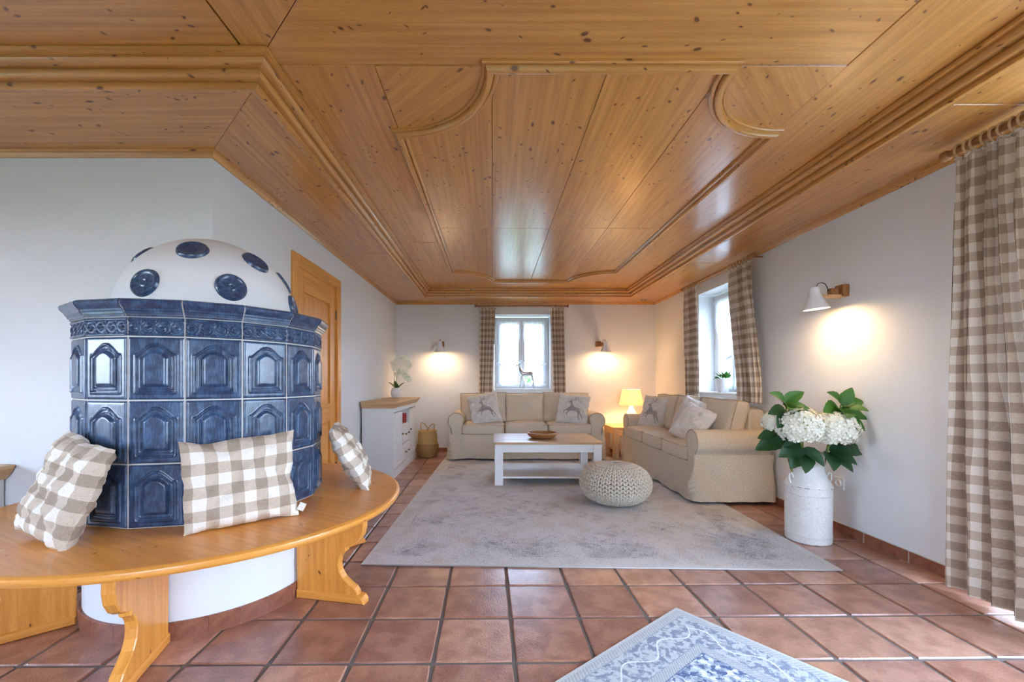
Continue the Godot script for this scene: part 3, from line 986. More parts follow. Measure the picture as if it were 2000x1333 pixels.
func relief_tile(w: float, h: float, nu: int, nv: int, f: Callable, us := 1.0) -> ArrayMesh:   # height field f(x, y) on a tile standing in its own plane, with returned edges
	var b := MB.new()
	var p := PackedVector3Array(); var uv := PackedVector2Array()
	for j in nv + 1:
		for i in nu + 1:
			var x := -w / 2 + w * i / nu; var y := h * j / nv
			var rim := i == 0 or i == nu or j == 0 or j == nv
			p.append(Vector3(x, y, -0.008 if rim else f.call(x, y))); uv.append(Vector2(x, y) * us)
	b.grid(p, nu + 1, nv + 1, uv)
	var back := [Vector3(-w / 2, 0, -0.008), Vector3(-w / 2, h, -0.008), Vector3(w / 2, h, -0.008), Vector3(w / 2, 0, -0.008)]
	b.face(back)
	return b.mesh()

func build_stove() -> void:
	var s := thing("tiled_stove", "blue tiled stove with a white plaster dome wrapped round the wall corner", "stove")
	var ap := SR * cos(PI / 16)
	var w := 2 * ap * tan(PI / 16) - 0.006
	# plinth under the bench
	var b := MB.new()
	b.lathe(PackedVector2Array([Vector2(0.5, 0.0), Vector2(0.5, 0.436)]), 60, Transform3D(Basis(), SC), -PI / 2, PI)
	part(s, "plinth", b, M.plaster, "white plaster plinth")
	var sk := MB.new()
	sk.lathe(PackedVector2Array([Vector2(0.500, 0.0), Vector2(0.512, 0.0), Vector2(0.512, 0.072), Vector2(0.509, 0.075), Vector2(0.500, 0.075)]), 5, Transform3D(), -deg_to_rad(6.7), deg_to_rad(6.7))
	var skm := sk.mesh()
	for k in 20:
		var t := part(s, "skirting_tile", skm, M.skirt)
		t.transform = Transform3D(Basis(Vector3.UP, -deg_to_rad(-90 + 6.75 + k * 13.5)), SC)
	var jm := MB.new()
	jm.lathe(PackedVector2Array([Vector2(0.5, 0.001), Vector2(0.509, 0.001), Vector2(0.509, 0.072), Vector2(0.5, 0.074)]), 60, Transform3D(Basis(), SC), -PI / 2, PI)
	part(s, "joint", jm, M.joint)
	# core in the colour of the joints
	var core := MB.new()
	var pl := PackedVector2Array([Vector2.ZERO])
	for k in 13:
		var a := deg_to_rad(-90 + 22.5 * k)
		pl.append(Vector2(cos(a), sin(a)) * (SR - 0.0065))
	var up := Transform3D(Basis(Vector3(1, 0, 0), Vector3(0, 0, 1), Vector3(0, -1, 0)), SC + Vector3(0, 1.398, 0))
	core.prism(pl, 0.92, up)
	part(s, "core", core, M.joint)
	# large tiles
	var field := func(x: float, y: float) -> float:
		var ax := absf(x)
		var top := 0.176 + 0.044 * pow(cos(minf(ax / 0.066, 1.0) * PI / 2), 1.3)
		var d := minf(0.066 - ax, minf(y - 0.034, top - y))
		var e := minf(w / 2 - ax, minf(y, 0.257 - y))
		var o := -0.004 * pow(clampf(1.0 - e / 0.012, 0, 1), 2)
		if d < -0.010: return o
		if d < 0.0: return o + 0.0085 * sin((d + 0.010) / 0.010 * PI)
		if d < 0.005: return -0.0055 * sin(d / 0.005 * PI)
		if d < 0.012: return 0.0065 * sin((d - 0.005) / 0.007 * PI)
		return -0.005 + 0.016 * smoothstep(0.012, 0.030, d)
	var tm := relief_tile(w, 0.257, 46, 56, field)
	for r in 3:
		for k in 12:
			var t := part(s, "tile", tm, M.glaze[(k * 2 + r) % 3])
			t.transform = facet(-90 + 11.25 + 22.5 * k, ap, 0.4795 + r * 0.2605)
	var orn := func(x: float, y: float) -> float:
		if y < 0.010 or y > 0.062: return 0.004 * sin(clampf((y if y < 0.03 else 0.072 - y) / 0.010, 0, 1) * PI)
		var yy := (y - 0.036) / 0.026
		var xx := x / 0.026
		var sp := sin(xx * PI + sin(yy * 2.2) * 1.4) * cos(yy * 1.7)
		var cu := sin(Vector2(fmod(xx + 40.0, 2.0) - 1.0, yy).length() * 9.0 + atan2(yy, fmod(xx + 40.0, 2.0) - 1.0))
		return -0.002 + 0.0045 * clampf(cu, -0.4, 0.9) + 0.0025 * sp
	var om := relief_tile(w, 0.076, 84, 30, orn)
	for k in 12:
		var t := part(s, "frieze_tile", om, M.glaze[(k + 1) % 3], "blue glazed frieze tile with scrolled relief")
		t.transform = facet(-90 + 11.25 + 22.5 * k, ap, 1.2610)
	# cornice: one profile, ends cut to the corner angle
	var cp := [Vector2(-0.006, 0.0), Vector2(0.004, 0.0), Vector2(0.006, 0.008), Vector2(0.012, 0.010), Vector2(0.014, 0.020), Vector2(0.019, 0.022), Vector2(0.021, 0.030), Vector2(0.028, 0.036), Vector2(0.036, 0.046), Vector2(0.039, 0.056), Vector2(0.036, 0.064), Vector2(0.028, 0.068), Vector2(-0.10, 0.068)]
	var cb := MB.new()
	cb.begin()
	for run: PackedVector2Array in MB.runs(PackedVector2Array(cp)):
		var p := PackedVector3Array(); var uv := PackedVector2Array()
		for e in [-1.0, 1.0]:
			for q in run:
				p.append(Vector3(e * ((ap + q.x) * tan(PI / 16) - 0.003), q.y, q.x)); uv.append(Vector2(e * 0.1, q.y + q.x))
		cb.grid(p, run.size(), 2, uv)
	for e in [-1.0, 1.0]:
		var cap := []
		for q: Vector2 in cp: cap.append(Vector3(e * ((ap + q.x) * tan(PI / 16) - 0.003), q.y, q.x))
		if e < 0: cap.reverse()
		for k in range(1, cap.size() - 1): cb.face([cap[0], cap[k], cap[k + 1]])
	cb.done()
	var cm := cb.mesh()
	for k in 12:
		var t := part(s, "cornice_tile", cm, M.glaze[k % 3], "blue glazed cornice tile")
		t.transform = facet(-90 + 11.25 + 22.5 * k, ap, 1.3395)
	var jc := MB.new()
	var jl := PackedVector2Array()
	for q: Vector2 in cp: jl.append(Vector2(SR + q.x - 0.004, 1.3395 + q.y - 0.0015))
	jc.lathe(jl, 12, Transform3D(Basis(), SC), -PI / 2, PI)
	part(s, "joint", jc, M.joint)
	# dome
	var dm := MB.new()
	var dp := PackedVector2Array()
	for k in 25:
		var a := PI / 2 * k / 24.0
		dp.append(Vector2(0.405 * cos(a), 1.402 + 0.405 * sin(a)))
	dm.lathe(dp, 72, Transform3D(Basis(), SC), -PI / 2, PI)
	part(s, "dome", dm, M.plaster, "white plaster dome")
	# round glazed dishes set into the dome
	var md := MB.new()
	md.lathe(PackedVector2Array([Vector2(0.0, 0.006), Vector2(0.005, 0.007), Vector2(0.009, 0.003), Vector2(0.014, 0.005), Vector2(0.019, 0.002), Vector2(0.026, 0.0005), Vector2(0.040, 0.001), Vector2(0.049, 0.004), Vector2(0.054, 0.008), Vector2(0.059, 0.008), Vector2(0.064, 0.003), Vector2(0.067, -0.007)]), 40, Transform3D(), 0, TAU, 2.0)
	var mm := md.mesh()
	var eye := Vector3(0, H, 0)
	var dc := SC + Vector3(0, 1.402, 0)
	for q in [[376, 488], [282, 552], [452, 561], [500, 513]]:
		var dir := Vector3((q[0] - 963.0) / 850.0, (746.0 - q[1]) / 850.0, -1.0).normalized()
		var oc := eye - dc
		var bb := oc.dot(dir)
		var ds := bb * bb - oc.length_squared() + 0.405 * 0.405
		var hit := eye + dir * (-bb - sqrt(maxf(ds, 0)))
		dish(s, mm, (hit - dc).normalized())
	dish(s, mm, Vector3(-0.60, 0.72, 0.36).normalized())
	dish(s, mm, Vector3(0.80, 0.60, -0.40).normalized())
	dish(s, mm, Vector3(0.955, 0.19, -0.20).normalized())

func dish(s: Node3D, mesh: ArrayMesh, nn: Vector3) -> void:
	var x := nn.cross(Vector3(0.2, 0.1, 1)).normalized()
	var t := part(s, "medallion", mesh, M.glaze[1], "round blue glazed dish tile")
	t.transform = Transform3D(Basis(x, nn, x.cross(nn)), SC + Vector3(0, 1.402, 0) + nn * 0.4065)

func build_bench() -> void:
	var s := thing("corner_bench", "curved honey-coloured pine bench running round the blue tiled stove", "bench")
	var b := MB.new()
	# seat: ring sector with rounded edge; inner edge under the stove tiles
	var pr := PackedVector2Array([Vector2(0.503, 0.438), Vector2(0.945, 0.438), Vector2(0.958, 0.441), Vector2(0.964, 0.450), Vector2(0.966, 0.458), Vector2(0.963, 0.467), Vector2(0.955, 0.473), Vector2(0.945, 0.4755), Vector2(0.503, 0.4755)])
	b.begin()
	var seg := 90
	for run: PackedVector2Array in MB.runs(pr):
		var p := PackedVector3Array(); var uv := PackedVector2Array()
		for j in run.size():
			for i in seg + 1:
				var d := -90.0 + 270.0 * i / seg
				var k := run[j].x
				if k > 0.6: k -= 0.07 * smoothstep(140.0, 180.0, d)
				var q := polar(k, d, run[j].y)
				p.append(q)
				# grain runs straight across each of four glued lengths
				var g := floorf((d + 90.0) / 67.6)
				var a := deg_to_rad(-90 + 33.75 + 67.5 * g)
				var rel := q - SC
				if absf(run[j].y - 0.4755) < 0.001 or absf(run[j].y - 0.438) < 0.001:
					uv.append(Vector2(rel.x * 0.9 + rel.z * 0.45, rel.z * 0.9 - rel.x * 0.45) + Vector2(0.2, 0.55))
				else: uv.append(Vector2(deg_to_rad(d) * 0.96, run[j].y * 1.2 + run[j].x))
		b.grid(p, seg + 1, run.size(), uv)
	b.done()
	part(s, "seat", b, M.bench)
	var prof := PackedVector2Array([Vector2(0.512, 0.437), Vector2(0.875, 0.437), Vector2(0.877, 0.37), Vector2(0.868, 0.33), Vector2(0.845, 0.295), Vector2(0.815, 0.275), Vector2(0.782, 0.268), Vector2(0.780, 0.248), Vector2(0.762, 0.236), Vector2(0.747, 0.212), Vector2(0.742, 0.182), Vector2(0.748, 0.150), Vector2(0.768, 0.118), Vector2(0.800, 0.092), Vector2(0.828, 0.074), Vector2(0.842, 0.056), Vector2(0.845, 0.036), Vector2(0.845, 0.002), Vector2(0.515, 0.002)])
	var lg := MB.new()
	lg.prism(prof, 0.042, Transform3D(Basis(), Vector3(0, 0, -0.021)), 0.004, Vector3.UP, 1.0, Vector2(0.3, 0.1))
	var lm := lg.mesh()
	var ft := MB.new()
	ft.prism(PackedVector2Array([Vector2(0.515, 0.0), Vector2(0.880, 0.0), Vector2(0.880, 0.016), Vector2(0.868, 0.034), Vector2(0.850, 0.040), Vector2(0.515, 0.040)]), 0.058, Transform3D(Basis(), Vector3(0, 0, -0.029)), 0.006, Vector3.RIGHT, 1.0, Vector2(0.8, 0.4))
	var fm := ft.mesh()
	for d in [138.0, 76.5, 11.5, -46.0]:
		var t := part(s, "leg", lm, M.bench)
		t.transform = Transform3D(Basis(Vector3.UP, -deg_to_rad(d)), SC)
		part(t, "foot", fm, M.bench)

# square cushion with pinched edges; front face +z
func pillow_mesh(w: float, h: float, th: float, sd: int, uvm := 0, us := 1.0, slump := 0.0) -> ArrayMesh:
	var nz := FastNoiseLite.new()
	nz.seed = sd; nz.frequency = 2.2; nz.fractal_octaves = 3
	var b := MB.new()
	var k := 36
	b.begin()
	for side in [1.0, -1.0]:
		var p := PackedVector3Array(); var uv := PackedVector2Array()
		for j in k + 1:
			for i in k + 1:
				var u := 2.0 * i / k - 1.0; var vv := 2.0 * j / k - 1.0
				var e := pow(maxf(0.0, (1.0 - pow(absf(u), 2.6)) * (1.0 - pow(absf(vv), 2.6))), 0.52)
				var px := u * w / 2 * (1.0 - 0.075 * (1.0 - vv * vv)) ; var py := vv * h / 2 * (1.0 - 0.06 * (1.0 - u * u))
				var wr := nz.get_noise_3d(px * 3.0, py * 3.0, side * 5.0) * 0.012 + nz.get_noise_2d(px * 9.0 + 30.0, py * 5.0) * 0.005
				var edge := nz.get_noise_2d(u * 0.35 + vv * 0.5, 9.0) * 0.016
				var z: float = side * e * (th / 2 + slump * maxf(0, -vv) + wr)
				p.append(Vector3(px + edge * absf(u), py + edge * absf(vv), z + nz.get_noise_2d(u, vv + 20.0) * 0.02))
				uv.append(Vector2(u * w / 2, vv * h / 2) * us if uvm == 0 else Vector2(0.5 + u * 0.5, 0.5 - vv * 0.5))
		if side < 0:
			for j in k + 1:
				for i in range(0, (k + 1) / 2):
					var a := j * (k + 1) + i; var c := j * (k + 1) + k - i
					var q := p[a]; p[a] = p[c]; p[c] = q
					var r := uv[a]; uv[a] = uv[c]; uv[c] = r
		b.grid(p, k + 1, k + 1, uv)
	b.done()
	return b.mesh()

func rest_pillow(called: String, label: String, group: String, mesh: ArrayMesh, m: Material, bottom: Vector3, out: Vector3, lean: float, roll: float, h: float) -> Node3D:
	# stands on its lower edge at BOTTOM, its face turned to OUT, leaning back by LEAN and turned in its own plane by ROLL
	var t := thing(called, label, "pillow", bottom, 0.0, group)
	var bs := facing(out).basis * Basis(Vector3.RIGHT, -lean) * Basis(Vector3.BACK, roll)
	t.transform = Transform3D(Basis(), bottom)
	var c := part(t, "cover", mesh, m)
	c.transform = Transform3D(bs, bs * Vector3(0, h / 2, 0))
	return t

func build_bench_pillows() -> void:
	var g := "gingham pillows on the stove bench"
	var t := rest_pillow("gingham_pillow", "beige gingham pillow propped on the bench against the stove's narrow side by the sideboard", g, pillow_mesh(0.37, 0.40, 0.12, 5, 0, 1.0, 0.02), M.check, polar(0.70, 107, 0.481), Vector3(cos(deg_to_rad(112)), 0, sin(deg_to_rad(112))), deg_to_rad(18), deg_to_rad(-9), 0.385)
	t = rest_pillow("gingham_pillow", "beige gingham pillow with a white tag leaning on the middle tiles of the stove", g, pillow_mesh(0.43, 0.37, 0.12, 8, 0, 1.0, 0.02), M.check, polar(0.640, 47, 0.482), Vector3(cos(deg_to_rad(52)), 0, sin(deg_to_rad(52))), deg_to_rad(9), deg_to_rad(2), 0.355)
	var tg := MB.new()
	tg.box(Vector3.ZERO, Vector3(0.030, 0.034, 0.001), 0.0, Vector3.RIGHT, 1.0, Vector2.ZERO, Transform3D(Basis(Vector3.BACK, -0.5)))
	var q := part(t, "tag", tg, M.offwhite_cloth, "small white cloth tag")
	var o := facing(Vector3(cos(deg_to_rad(52)), 0, sin(deg_to_rad(52)))).basis
	q.transform = Transform3D(o, o * Vector3(0.222, 0.035, 0.02))
	rest_pillow("gingham_pillow", "beige gingham pillow leaning steeply on the stove's side near the pine door", g, pillow_mesh(0.36, 0.40, 0.12, 13), M.check, polar(0.790, -20, 0.480), Vector3(cos(deg_to_rad(-14)), 0, sin(deg_to_rad(-14))), deg_to_rad(29), deg_to_rad(3), 0.385)

# ---------------------------------------------------------------- sofas
func loop_tube(b: MB, pts: Array, r := 0.0045) -> void:
	b.tube(pts, r, 6, true)

func make_sofa(called: String, label: String, at: Vector3, turn: float, sd: int) -> Node3D:
	# local: length along x, front towards +z, origin on the floor under the middle
	var s := thing(called, label, "sofa", at, turn)
	var L := 2.04; var D := 0.70
	var nz := FastNoiseLite.new()
	nz.seed = sd; nz.frequency = 1.6; nz.fractal_octaves = 3
	# loose cover: skirt hanging to the floor, flaring and rippled at the hem
	var b := MB.new()
	b.begin()
	var path := []
	for i in 61: path.append([Vector2(-L / 2 + L * i / 60.0, D / 2), Vector2(0, 1)])
	for i in 25: path.append([Vector2(L / 2, D / 2 - D * i / 24.0), Vector2(1, 0)])
	for i in 31: path.append([Vector2(L / 2 - L * i / 30.0, -D / 2), Vector2(0, -1)])
	for i in 25: path.append([Vector2(-L / 2, -D / 2 + D * i / 24.0), Vector2(-1, 0)])
	var p := PackedVector3Array(); var uv := PackedVector2Array()
	var nv := 9
	for j in nv:
		var y := 0.345 - 0.325 * j / (nv - 1)
		var f := float(j) / (nv - 1)
		var ln := 0.0
		for k in path.size() + 1:
			var q: Array = path[k % path.size()]
			var c: Vector2 = q[0]
			if k > 0: ln += c.distance_to(path[k - 1][0])
			var cor := maxf(0.0, 1.0 - minf(absf(c.x - L / 2), absf(c.x + L / 2)) / 0.09) * maxf(0.0, 1.0 - absf(c.y - D / 2) / 0.09)
			var fl := 0.25 if q[1].y < -0.5 else 1.0
			var rip := nz.get_noise_2d(c.x * 2.0 + c.y * 2.6, y * 1.4) * 0.036 * f + nz.get_noise_2d(c.x * 0.9 - y * 2.4 + c.y * 1.3, c.y * 0.6 + 7.0) * 0.034 * f
			var o: Vector2 = q[1] * ((0.042 * f * f + rip + cor * 0.030 * sin(f * 3.0)) * fl - 0.010)
			var side_end := absf(q[1].x) > 0.5
			if side_end:   # the cover falls in one piece from under the roll of the arm
				o.x += q[1].x * (0.020 * (1.0 - f) * (1.0 - f) + 0.008)
			var yy := (0.425 - 0.405 * f) if side_end else y
			p.append(Vector3(c.x + o.x, yy + (absf(nz.get_noise_2d(c.x * 1.1, c.y * 1.1)) * 0.008 if j == nv - 1 else 0.0), c.y + o.y)); uv.append(Vector2(ln, y))
	b.grid(p, path.size() + 1, nv, uv, true)
	b.done()
	b.box(Vector3(0, 0.322, 0), Vector3(L - 0.02, 0.03, D - 0.02), 0.008)
	part(s, "skirt", b, M.linen)
	# rolled arms, swept from front to back
	var prof := PackedVector2Array()
	prof.append(Vector2(-0.088, 0.325))
	prof.append(Vector2(-0.086, 0.42))
	for q in arc(Vector2(-0.008, 0.525), 0.112, deg_to_rad(160), deg_to_rad(-48), 20): prof.append(q)
	prof.append(Vector2(0.062, 0.415)); prof.append(Vector2(0.052, 0.37)); prof.append(Vector2(0.050, 0.325))
	var am := MB.new()
	am.prism(prof, 0.665, Transform3D(Basis(), Vector3(0, 0, -D / 2 + 0.02)), 0.010, Vector3.BACK, 1.0, Vector2.ZERO, true)
	var rim := []
	for q in prof: rim.append(Vector3(q.x, q.y, D / 2 - 0.018))
	var arm := am.mesh()
	var pm := MB.new()
	loop_tube(pm, rim)
	var pim := pm.mesh()
	for e in [-1.0, 1.0]:
		var a := part(s, "arm", arm, M.linen)
		a.transform = Transform3D(Basis(Vector3(e, 0, 0), Vector3.UP, Vector3.BACK) if e > 0 else Basis(Vector3.UP, 0), Vector3(e * (L / 2 - 0.055), 0, 0))
		if e < 0: a.transform = Transform3D(Basis(Vector3(-1, 0, 0), Vector3.UP, Vector3.BACK), a.position)
		part(a, "piping", pim, M.linen_dark)
	# back
	var bk := MB.new()
	bk.cushion(Vector3(L - 0.16, 0.56, 0.17), 0.06, 14, Transform3D(Basis(Vector3.RIGHT, -0.06), Vector3(0, 0.55, -D / 2 + 0.10)), 1.0)
	part(s, "backrest", bk, M.linen)
	# seat cushions
	var sw := (L - 0.27) / 3.0
	for k in 3:
		var c := MB.new()
		var ff := func(w: Vector3, q: Vector3) -> Vector3:
			var e := (1.0 - q.x * q.x) * (1.0 - q.z * q.z)
			if q.y > 0: w.y += 0.030 * e + nz.get_noise_3d(w.x * 2.0 + k * 3, w.z * 2.0, 1.0) * 0.012
			if q.z > 0.9: w.z += 0.016 * (1.0 - q.x * q.x) + nz.get_noise_3d(w.x * 5.0 + k, w.y * 3.0, 4.0) * 0.008
			return w
		var at0 := Vector3((k - 1) * sw, 0.412, 0.055)
		c.cushion(Vector3(sw - 0.006, 0.145, 0.59), 0.030, 18, Transform3D(Basis(), at0), 1.0, ff)
		var sc := part(s, "seat_cushion", c, M.linen)
		var lp := []
		for q in [[-1, 1], [0, 1], [1, 1], [1, 0], [1, -1], [-1, -1], [-1, 0]]:
			lp.append(at0 + Vector3(q[0] * (sw / 2 - 0.008), 0.060, q[1] * 0.290 + (0.015 if q[0] == 0 and q[1] == 1 else 0.0)))
		var t := MB.new()
		loop_tube(t, lp)
		for q in lp.size(): lp[q].y -= 0.118
		loop_tube(t, lp)
		part(sc, "piping", t, M.linen_dark)
	# back cushions: the outer two lap over the arms
	for k in 3:
		var cw := 0.56 if k == 1 else 0.66
		var cx := (k - 1) * 0.595
		var c := MB.new()
		var ff := func(w: Vector3, q: Vector3) -> Vector3:
			var e := (1.0 - q.x * q.x) * (1.0 - q.y * q.y)
			w.z += signf(q.z) * (0.040 * e) * (1.0 if absf(q.z) > 0.9 else 0.0)
			w.z += nz.get_noise_3d(w.x * 2.4 + k * 5, w.y * 2.4, q.z) * 0.018
			w.y += nz.get_noise_2d(w.x * 2.0 + k * 9.0, 3.0) * 0.016 * maxf(0, q.y)
			w.x += 0.016 * (q.y * q.y) * q.x
			return w
		var xf := Transform3D(Basis(Vector3.RIGHT, -0.20) * Basis(Vector3.BACK, (k - 1) * -0.02), Vector3(cx, 0.680, -0.105))
		c.cushion(Vector3(cw, 0.44, 0.15), 0.050, 18, xf, 1.0, ff)
		var bc := part(s, "back_cushion", c, M.linen)
		var lp := []
		for q in [[-1, 1], [0, 1], [1, 1], [1, 0], [1, -1], [0, -1], [-1, -1], [-1, 0]]:
			lp.append(xf * ff.call(Vector3(q[0] * (cw / 2 - 0.012), q[1] * 0.210, 0.060), Vector3(q[0], q[1], 0.5)))
		var t := MB.new()
		loop_tube(t, lp)
		part(bc, "piping", t, M.linen_dark)
	var fb := MB.new()
	fb.box(Vector3(0, 0.035, 0), Vector3(0.06, 0.07, 0.06), 0.004)
	var fm := fb.mesh()
	for e in [[-1, -1], [-1, 1], [1, -1], [1, 1]]:
		var t := part(s, "foot", fm, M.black)
		t.position = Vector3(e[0] * (L / 2 - 0.09), 0, e[1] * (D / 2 - 0.09))
	return s

func lay_pillow(called: String, label: String, mesh: ArrayMesh, m: Material, at: Vector3, bs: Basis, group := "", m2: Material = null) -> void:
	var t := thing(called, label, "pillow", at, 0.0, group)
	var c := part(t, "cover", mesh, m)
	c.transform = Transform3D(bs, Vector3.ZERO)

func build_sofas() -> void:
	# local origin of a sofa: the middle of its footprint
	make_sofa("sofa", "beige linen sofa standing under the back window", PD(0.455, 0.0125, 6.25), 0.0, 3)
	make_sofa("sofa", "beige linen sofa along the side window wall, its rolled arm beside the milk can", PD(2.095, 0.0125, 4.82), -PI / 2, 9)
	var sm := pillow_mesh(0.44, 0.44, 0.13, 21, 1)
	var sm2 := pillow_mesh(0.44, 0.44, 0.13, 27, 1)
	var pm := pillow_mesh(0.44, 0.44, 0.15, 23)
	var g := "stag pillows on the sofas"
	lay_pillow("stag_pillow", "linen pillow with a stag print on the back sofa, at the basket end", sm, M.stag, PD(-0.12, 0.695, 6.06), Basis(Vector3.UP, 0.16) * Basis(Vector3.RIGHT, -0.32) * Basis(Vector3.BACK, 0.16), g)
	lay_pillow("stag_pillow", "linen pillow with a stag print on the back sofa, at the table lamp end", sm2, M.stag, PD(1.11, 0.690, 6.04), Basis(Vector3.UP, -0.16) * Basis(Vector3.RIGHT, -0.32) * Basis(Vector3.BACK, -0.14), g)
	lay_pillow("stag_pillow", "linen pillow with a stag print on the side sofa, next to the table lamp", sm, M.stag, PD(2.03, 0.685, 5.47), Basis(Vector3.UP, -PI / 2 + 0.50) * Basis(Vector3.RIGHT, -0.30) * Basis(Vector3.BACK, -0.06), g)
	lay_pillow("throw_pillow", "large off-white pillow in the middle of the side sofa", pm, M.offwhite_cloth, PD(2.05, 0.69, 4.52), Basis(Vector3.UP, -PI / 2 + 0.3) * Basis(Vector3.RIGHT, -0.38) * Basis(Vector3.BACK, -0.2), "plain pillows on the side sofa")
	lay_pillow("throw_pillow", "small off-white pillow lying against the larger plain one on the side sofa", pillow_mesh(0.40, 0.38, 0.13, 33), M.offwhite_cloth, PD(1.96, 0.665, 4.27), Basis(Vector3.UP, -PI / 2 + 0.45) * Basis(Vector3.RIGHT, -0.5) * Basis(Vector3.BACK, -0.3), "plain pillows on the side sofa")

# ---------------------------------------------------------------- tables
func build_tables() -> void:
	var t := thing("coffee_table", "white coffee table with a grey oak top on the faded rug", "table", PD(0.565, 0.012, 4.82))
	var b := MB.new()
	for k in 5:
		var pl := MB.new()
		pl.box(Vector3(0, 0.432, -0.308 + k * 0.154), Vector3(1.12, 0.022, 0.1535), 0.0015, Vector3.RIGHT, 1.0, Vector2(k * 0.37, k * 0.13))
		part(t, "top_plank", pl, M.oak_grey)
	b.box(Vector3.ZERO, Vector3(0.085, 0.42, 0.085), 0.003)
	var lm := b.mesh()
	for e in [[-1, -1], [-1, 1], [1, -1], [1, 1]]:
		var l := part(t, "leg", lm, M.white)
		l.position = Vector3(e[0] * 0.505, 0.21, e[1] * 0.33)
	for e in [-1.0, 1.0]:
		b = MB.new()
		b.box(Vector3(0, 0.378, e * 0.352), Vector3(0.925, 0.082, 0.022), 0.002)
		part(t, "apron", b, M.white)
		b = MB.new()
		b.box(Vector3(e * 0.527, 0.378, 0), Vector3(0.022, 0.082, 0.575), 0.002)
		part(t, "apron", b, M.white)
	b = MB.new()
	b.box(Vector3(0, 0.082, 0), Vector3(0.926, 0.020, 0.74), 0.002)
	part(t, "shelf", b, M.white)
	# turned bowl
	b = MB.new()
	b.lathe(PackedVector2Array([Vector2(0.0, 0.002), Vector2(0.10, 0.001), Vector2(0.135, 0.014), Vector2(0.158, 0.034), Vector2(0.163, 0.050), Vector2(0.158, 0.062), Vector2(0.150, 0.064), Vector2(0.146, 0.058), Vector2(0.148, 0.045), Vector2(0.125, 0.022), Vector2(0.09, 0.012), Vector2(0.0, 0.010)]), 44, Transform3D(), 0, TAU, 2.0)
	var bw := single("bowl", b, M.oak_dark, "shallow round brown wooden bowl on the coffee table", "bowl")
	bw.position = PD(0.54, 0.456, 4.78)
	# side table in the corner
	var st := thing("side_table", "small oak side table in the corner between the two sofas", "table", PD(1.95, 0.0, 6.26))
	b = MB.new()
	b.box(Vector3(0, 0.432, 0), Vector3(0.60, 0.024, 0.56), 0.003)
	part(st, "top", b, M.oak)
	b = MB.new()
	b.box(Vector3.ZERO, Vector3(0.075, 0.42, 0.075), 0.003, Vector3.UP)
	lm = b.mesh()
	for e in [[-1, -1], [-1, 1], [1, -1], [1, 1]]:
		var l := part(st, "leg", lm, M.oak)
		l.position = Vector3(e[0] * 0.25, 0.21, e[1] * 0.235)
	for e in [-1.0, 1.0]:
		b = MB.new()
		b.box(Vector3(e * 0.255, 0.37, 0), Vector3(0.02, 0.08, 0.40), 0.002, Vector3.BACK)
		b.box(Vector3(0, 0.37, e * 0.24), Vector3(0.43, 0.08, 0.02), 0.002)
		part(st, "apron", b, M.oak)
	b = MB.new()
	b.box(Vector3(0, 0.12, 0), Vector3(0.5, 0.02, 0.46), 0.002)
	part(st, "shelf", b, M.oak)
	# lamp on it
	var lp := thing("table_lamp", "lit table lamp with a cream shade and white bulbous foot on the side table", "lamp", PD(1.975, 0.445, 6.22))
	b = MB.new()
	b.lathe(PackedVector2Array([Vector2(0.0, 0.0), Vector2(0.055, 0.0), Vector2(0.058, 0.010), Vector2(0.050, 0.020), Vector2(0.072, 0.060), Vector2(0.086, 0.105), Vector2(0.088, 0.135), Vector2(0.078, 0.175), Vector2(0.052, 0.215), Vector2(0.034, 0.245), Vector2(0.026, 0.275), Vector2(0.018, 0.285), Vector2(0.015, 0.33), Vector2(0.0, 0.33)]), 36)
	part(lp, "foot", b, M.white_gloss, "glossy white ceramic foot")
	b = MB.new()
	b.lathe(PackedVector2Array([Vector2(0.172, 0.290), Vector2(0.124, 0.518), Vector2(0.121, 0.518), Vector2(0.169, 0.290)]), 48)
	part(lp, "shade", b, M.shade_cloth, "cream cloth shade")
	b = MB.new()
	b.ball(Vector3(0, 0.385, 0), Vector3(0.03, 0.04, 0.03), 16, 10)
	part(lp, "bulb", b, M.bulb)
	var ol := OmniLight3D.new()
	ol.name = "table_lamp_light"
	lp.add_child(ol)
	ol.position = Vector3(0, 0.385, 0); ol.light_color = Color(1.0, 0.80, 0.53); ol.light_energy = LAMP_TABLE; ol.light_size = 0.03; ol.omni_range = 12.0; ol.omni_attenuation = 2.0; ol.shadow_enabled = true

# ---------------------------------------------------------------- sideboards
func crown(b: MB, x0: float, x1: float, z0: float, z1: float, y: float) -> void:   # flared top moulding round three sides, then the board
	var pr := PackedVector2Array([Vector2(0.004, y), Vector2(0.012, y), Vector2(0.015, y + 0.010), Vector2(0.024, y + 0.016), Vector2(0.034, y + 0.030), Vector2(0.046, y + 0.048), Vector2(0.050, y + 0.056), Vector2(0.056, y + 0.058), Vector2(0.058, y + 0.070), Vector2(0.054, y + 0.076), Vector2(-0.02, y + 0.078)])
	b.sweep(PackedVector2Array([Vector2(x0, z0), Vector2(x0, z1), Vector2(x1, z1), Vector2(x1, z0)]), negate_x(pr))
	b.box(Vector3((x0 + x1) / 2, y + 0.067, (z0 + z1) / 2), Vector3(x1 - x0 + 0.04, 0.020, z1 - z0 + 0.02), 0.001)

func negate_x(a: PackedVector2Array) -> PackedVector2Array:
	var o := PackedVector2Array()
	for q in a: o.append(Vector2(-q.x, q.y))
	return o

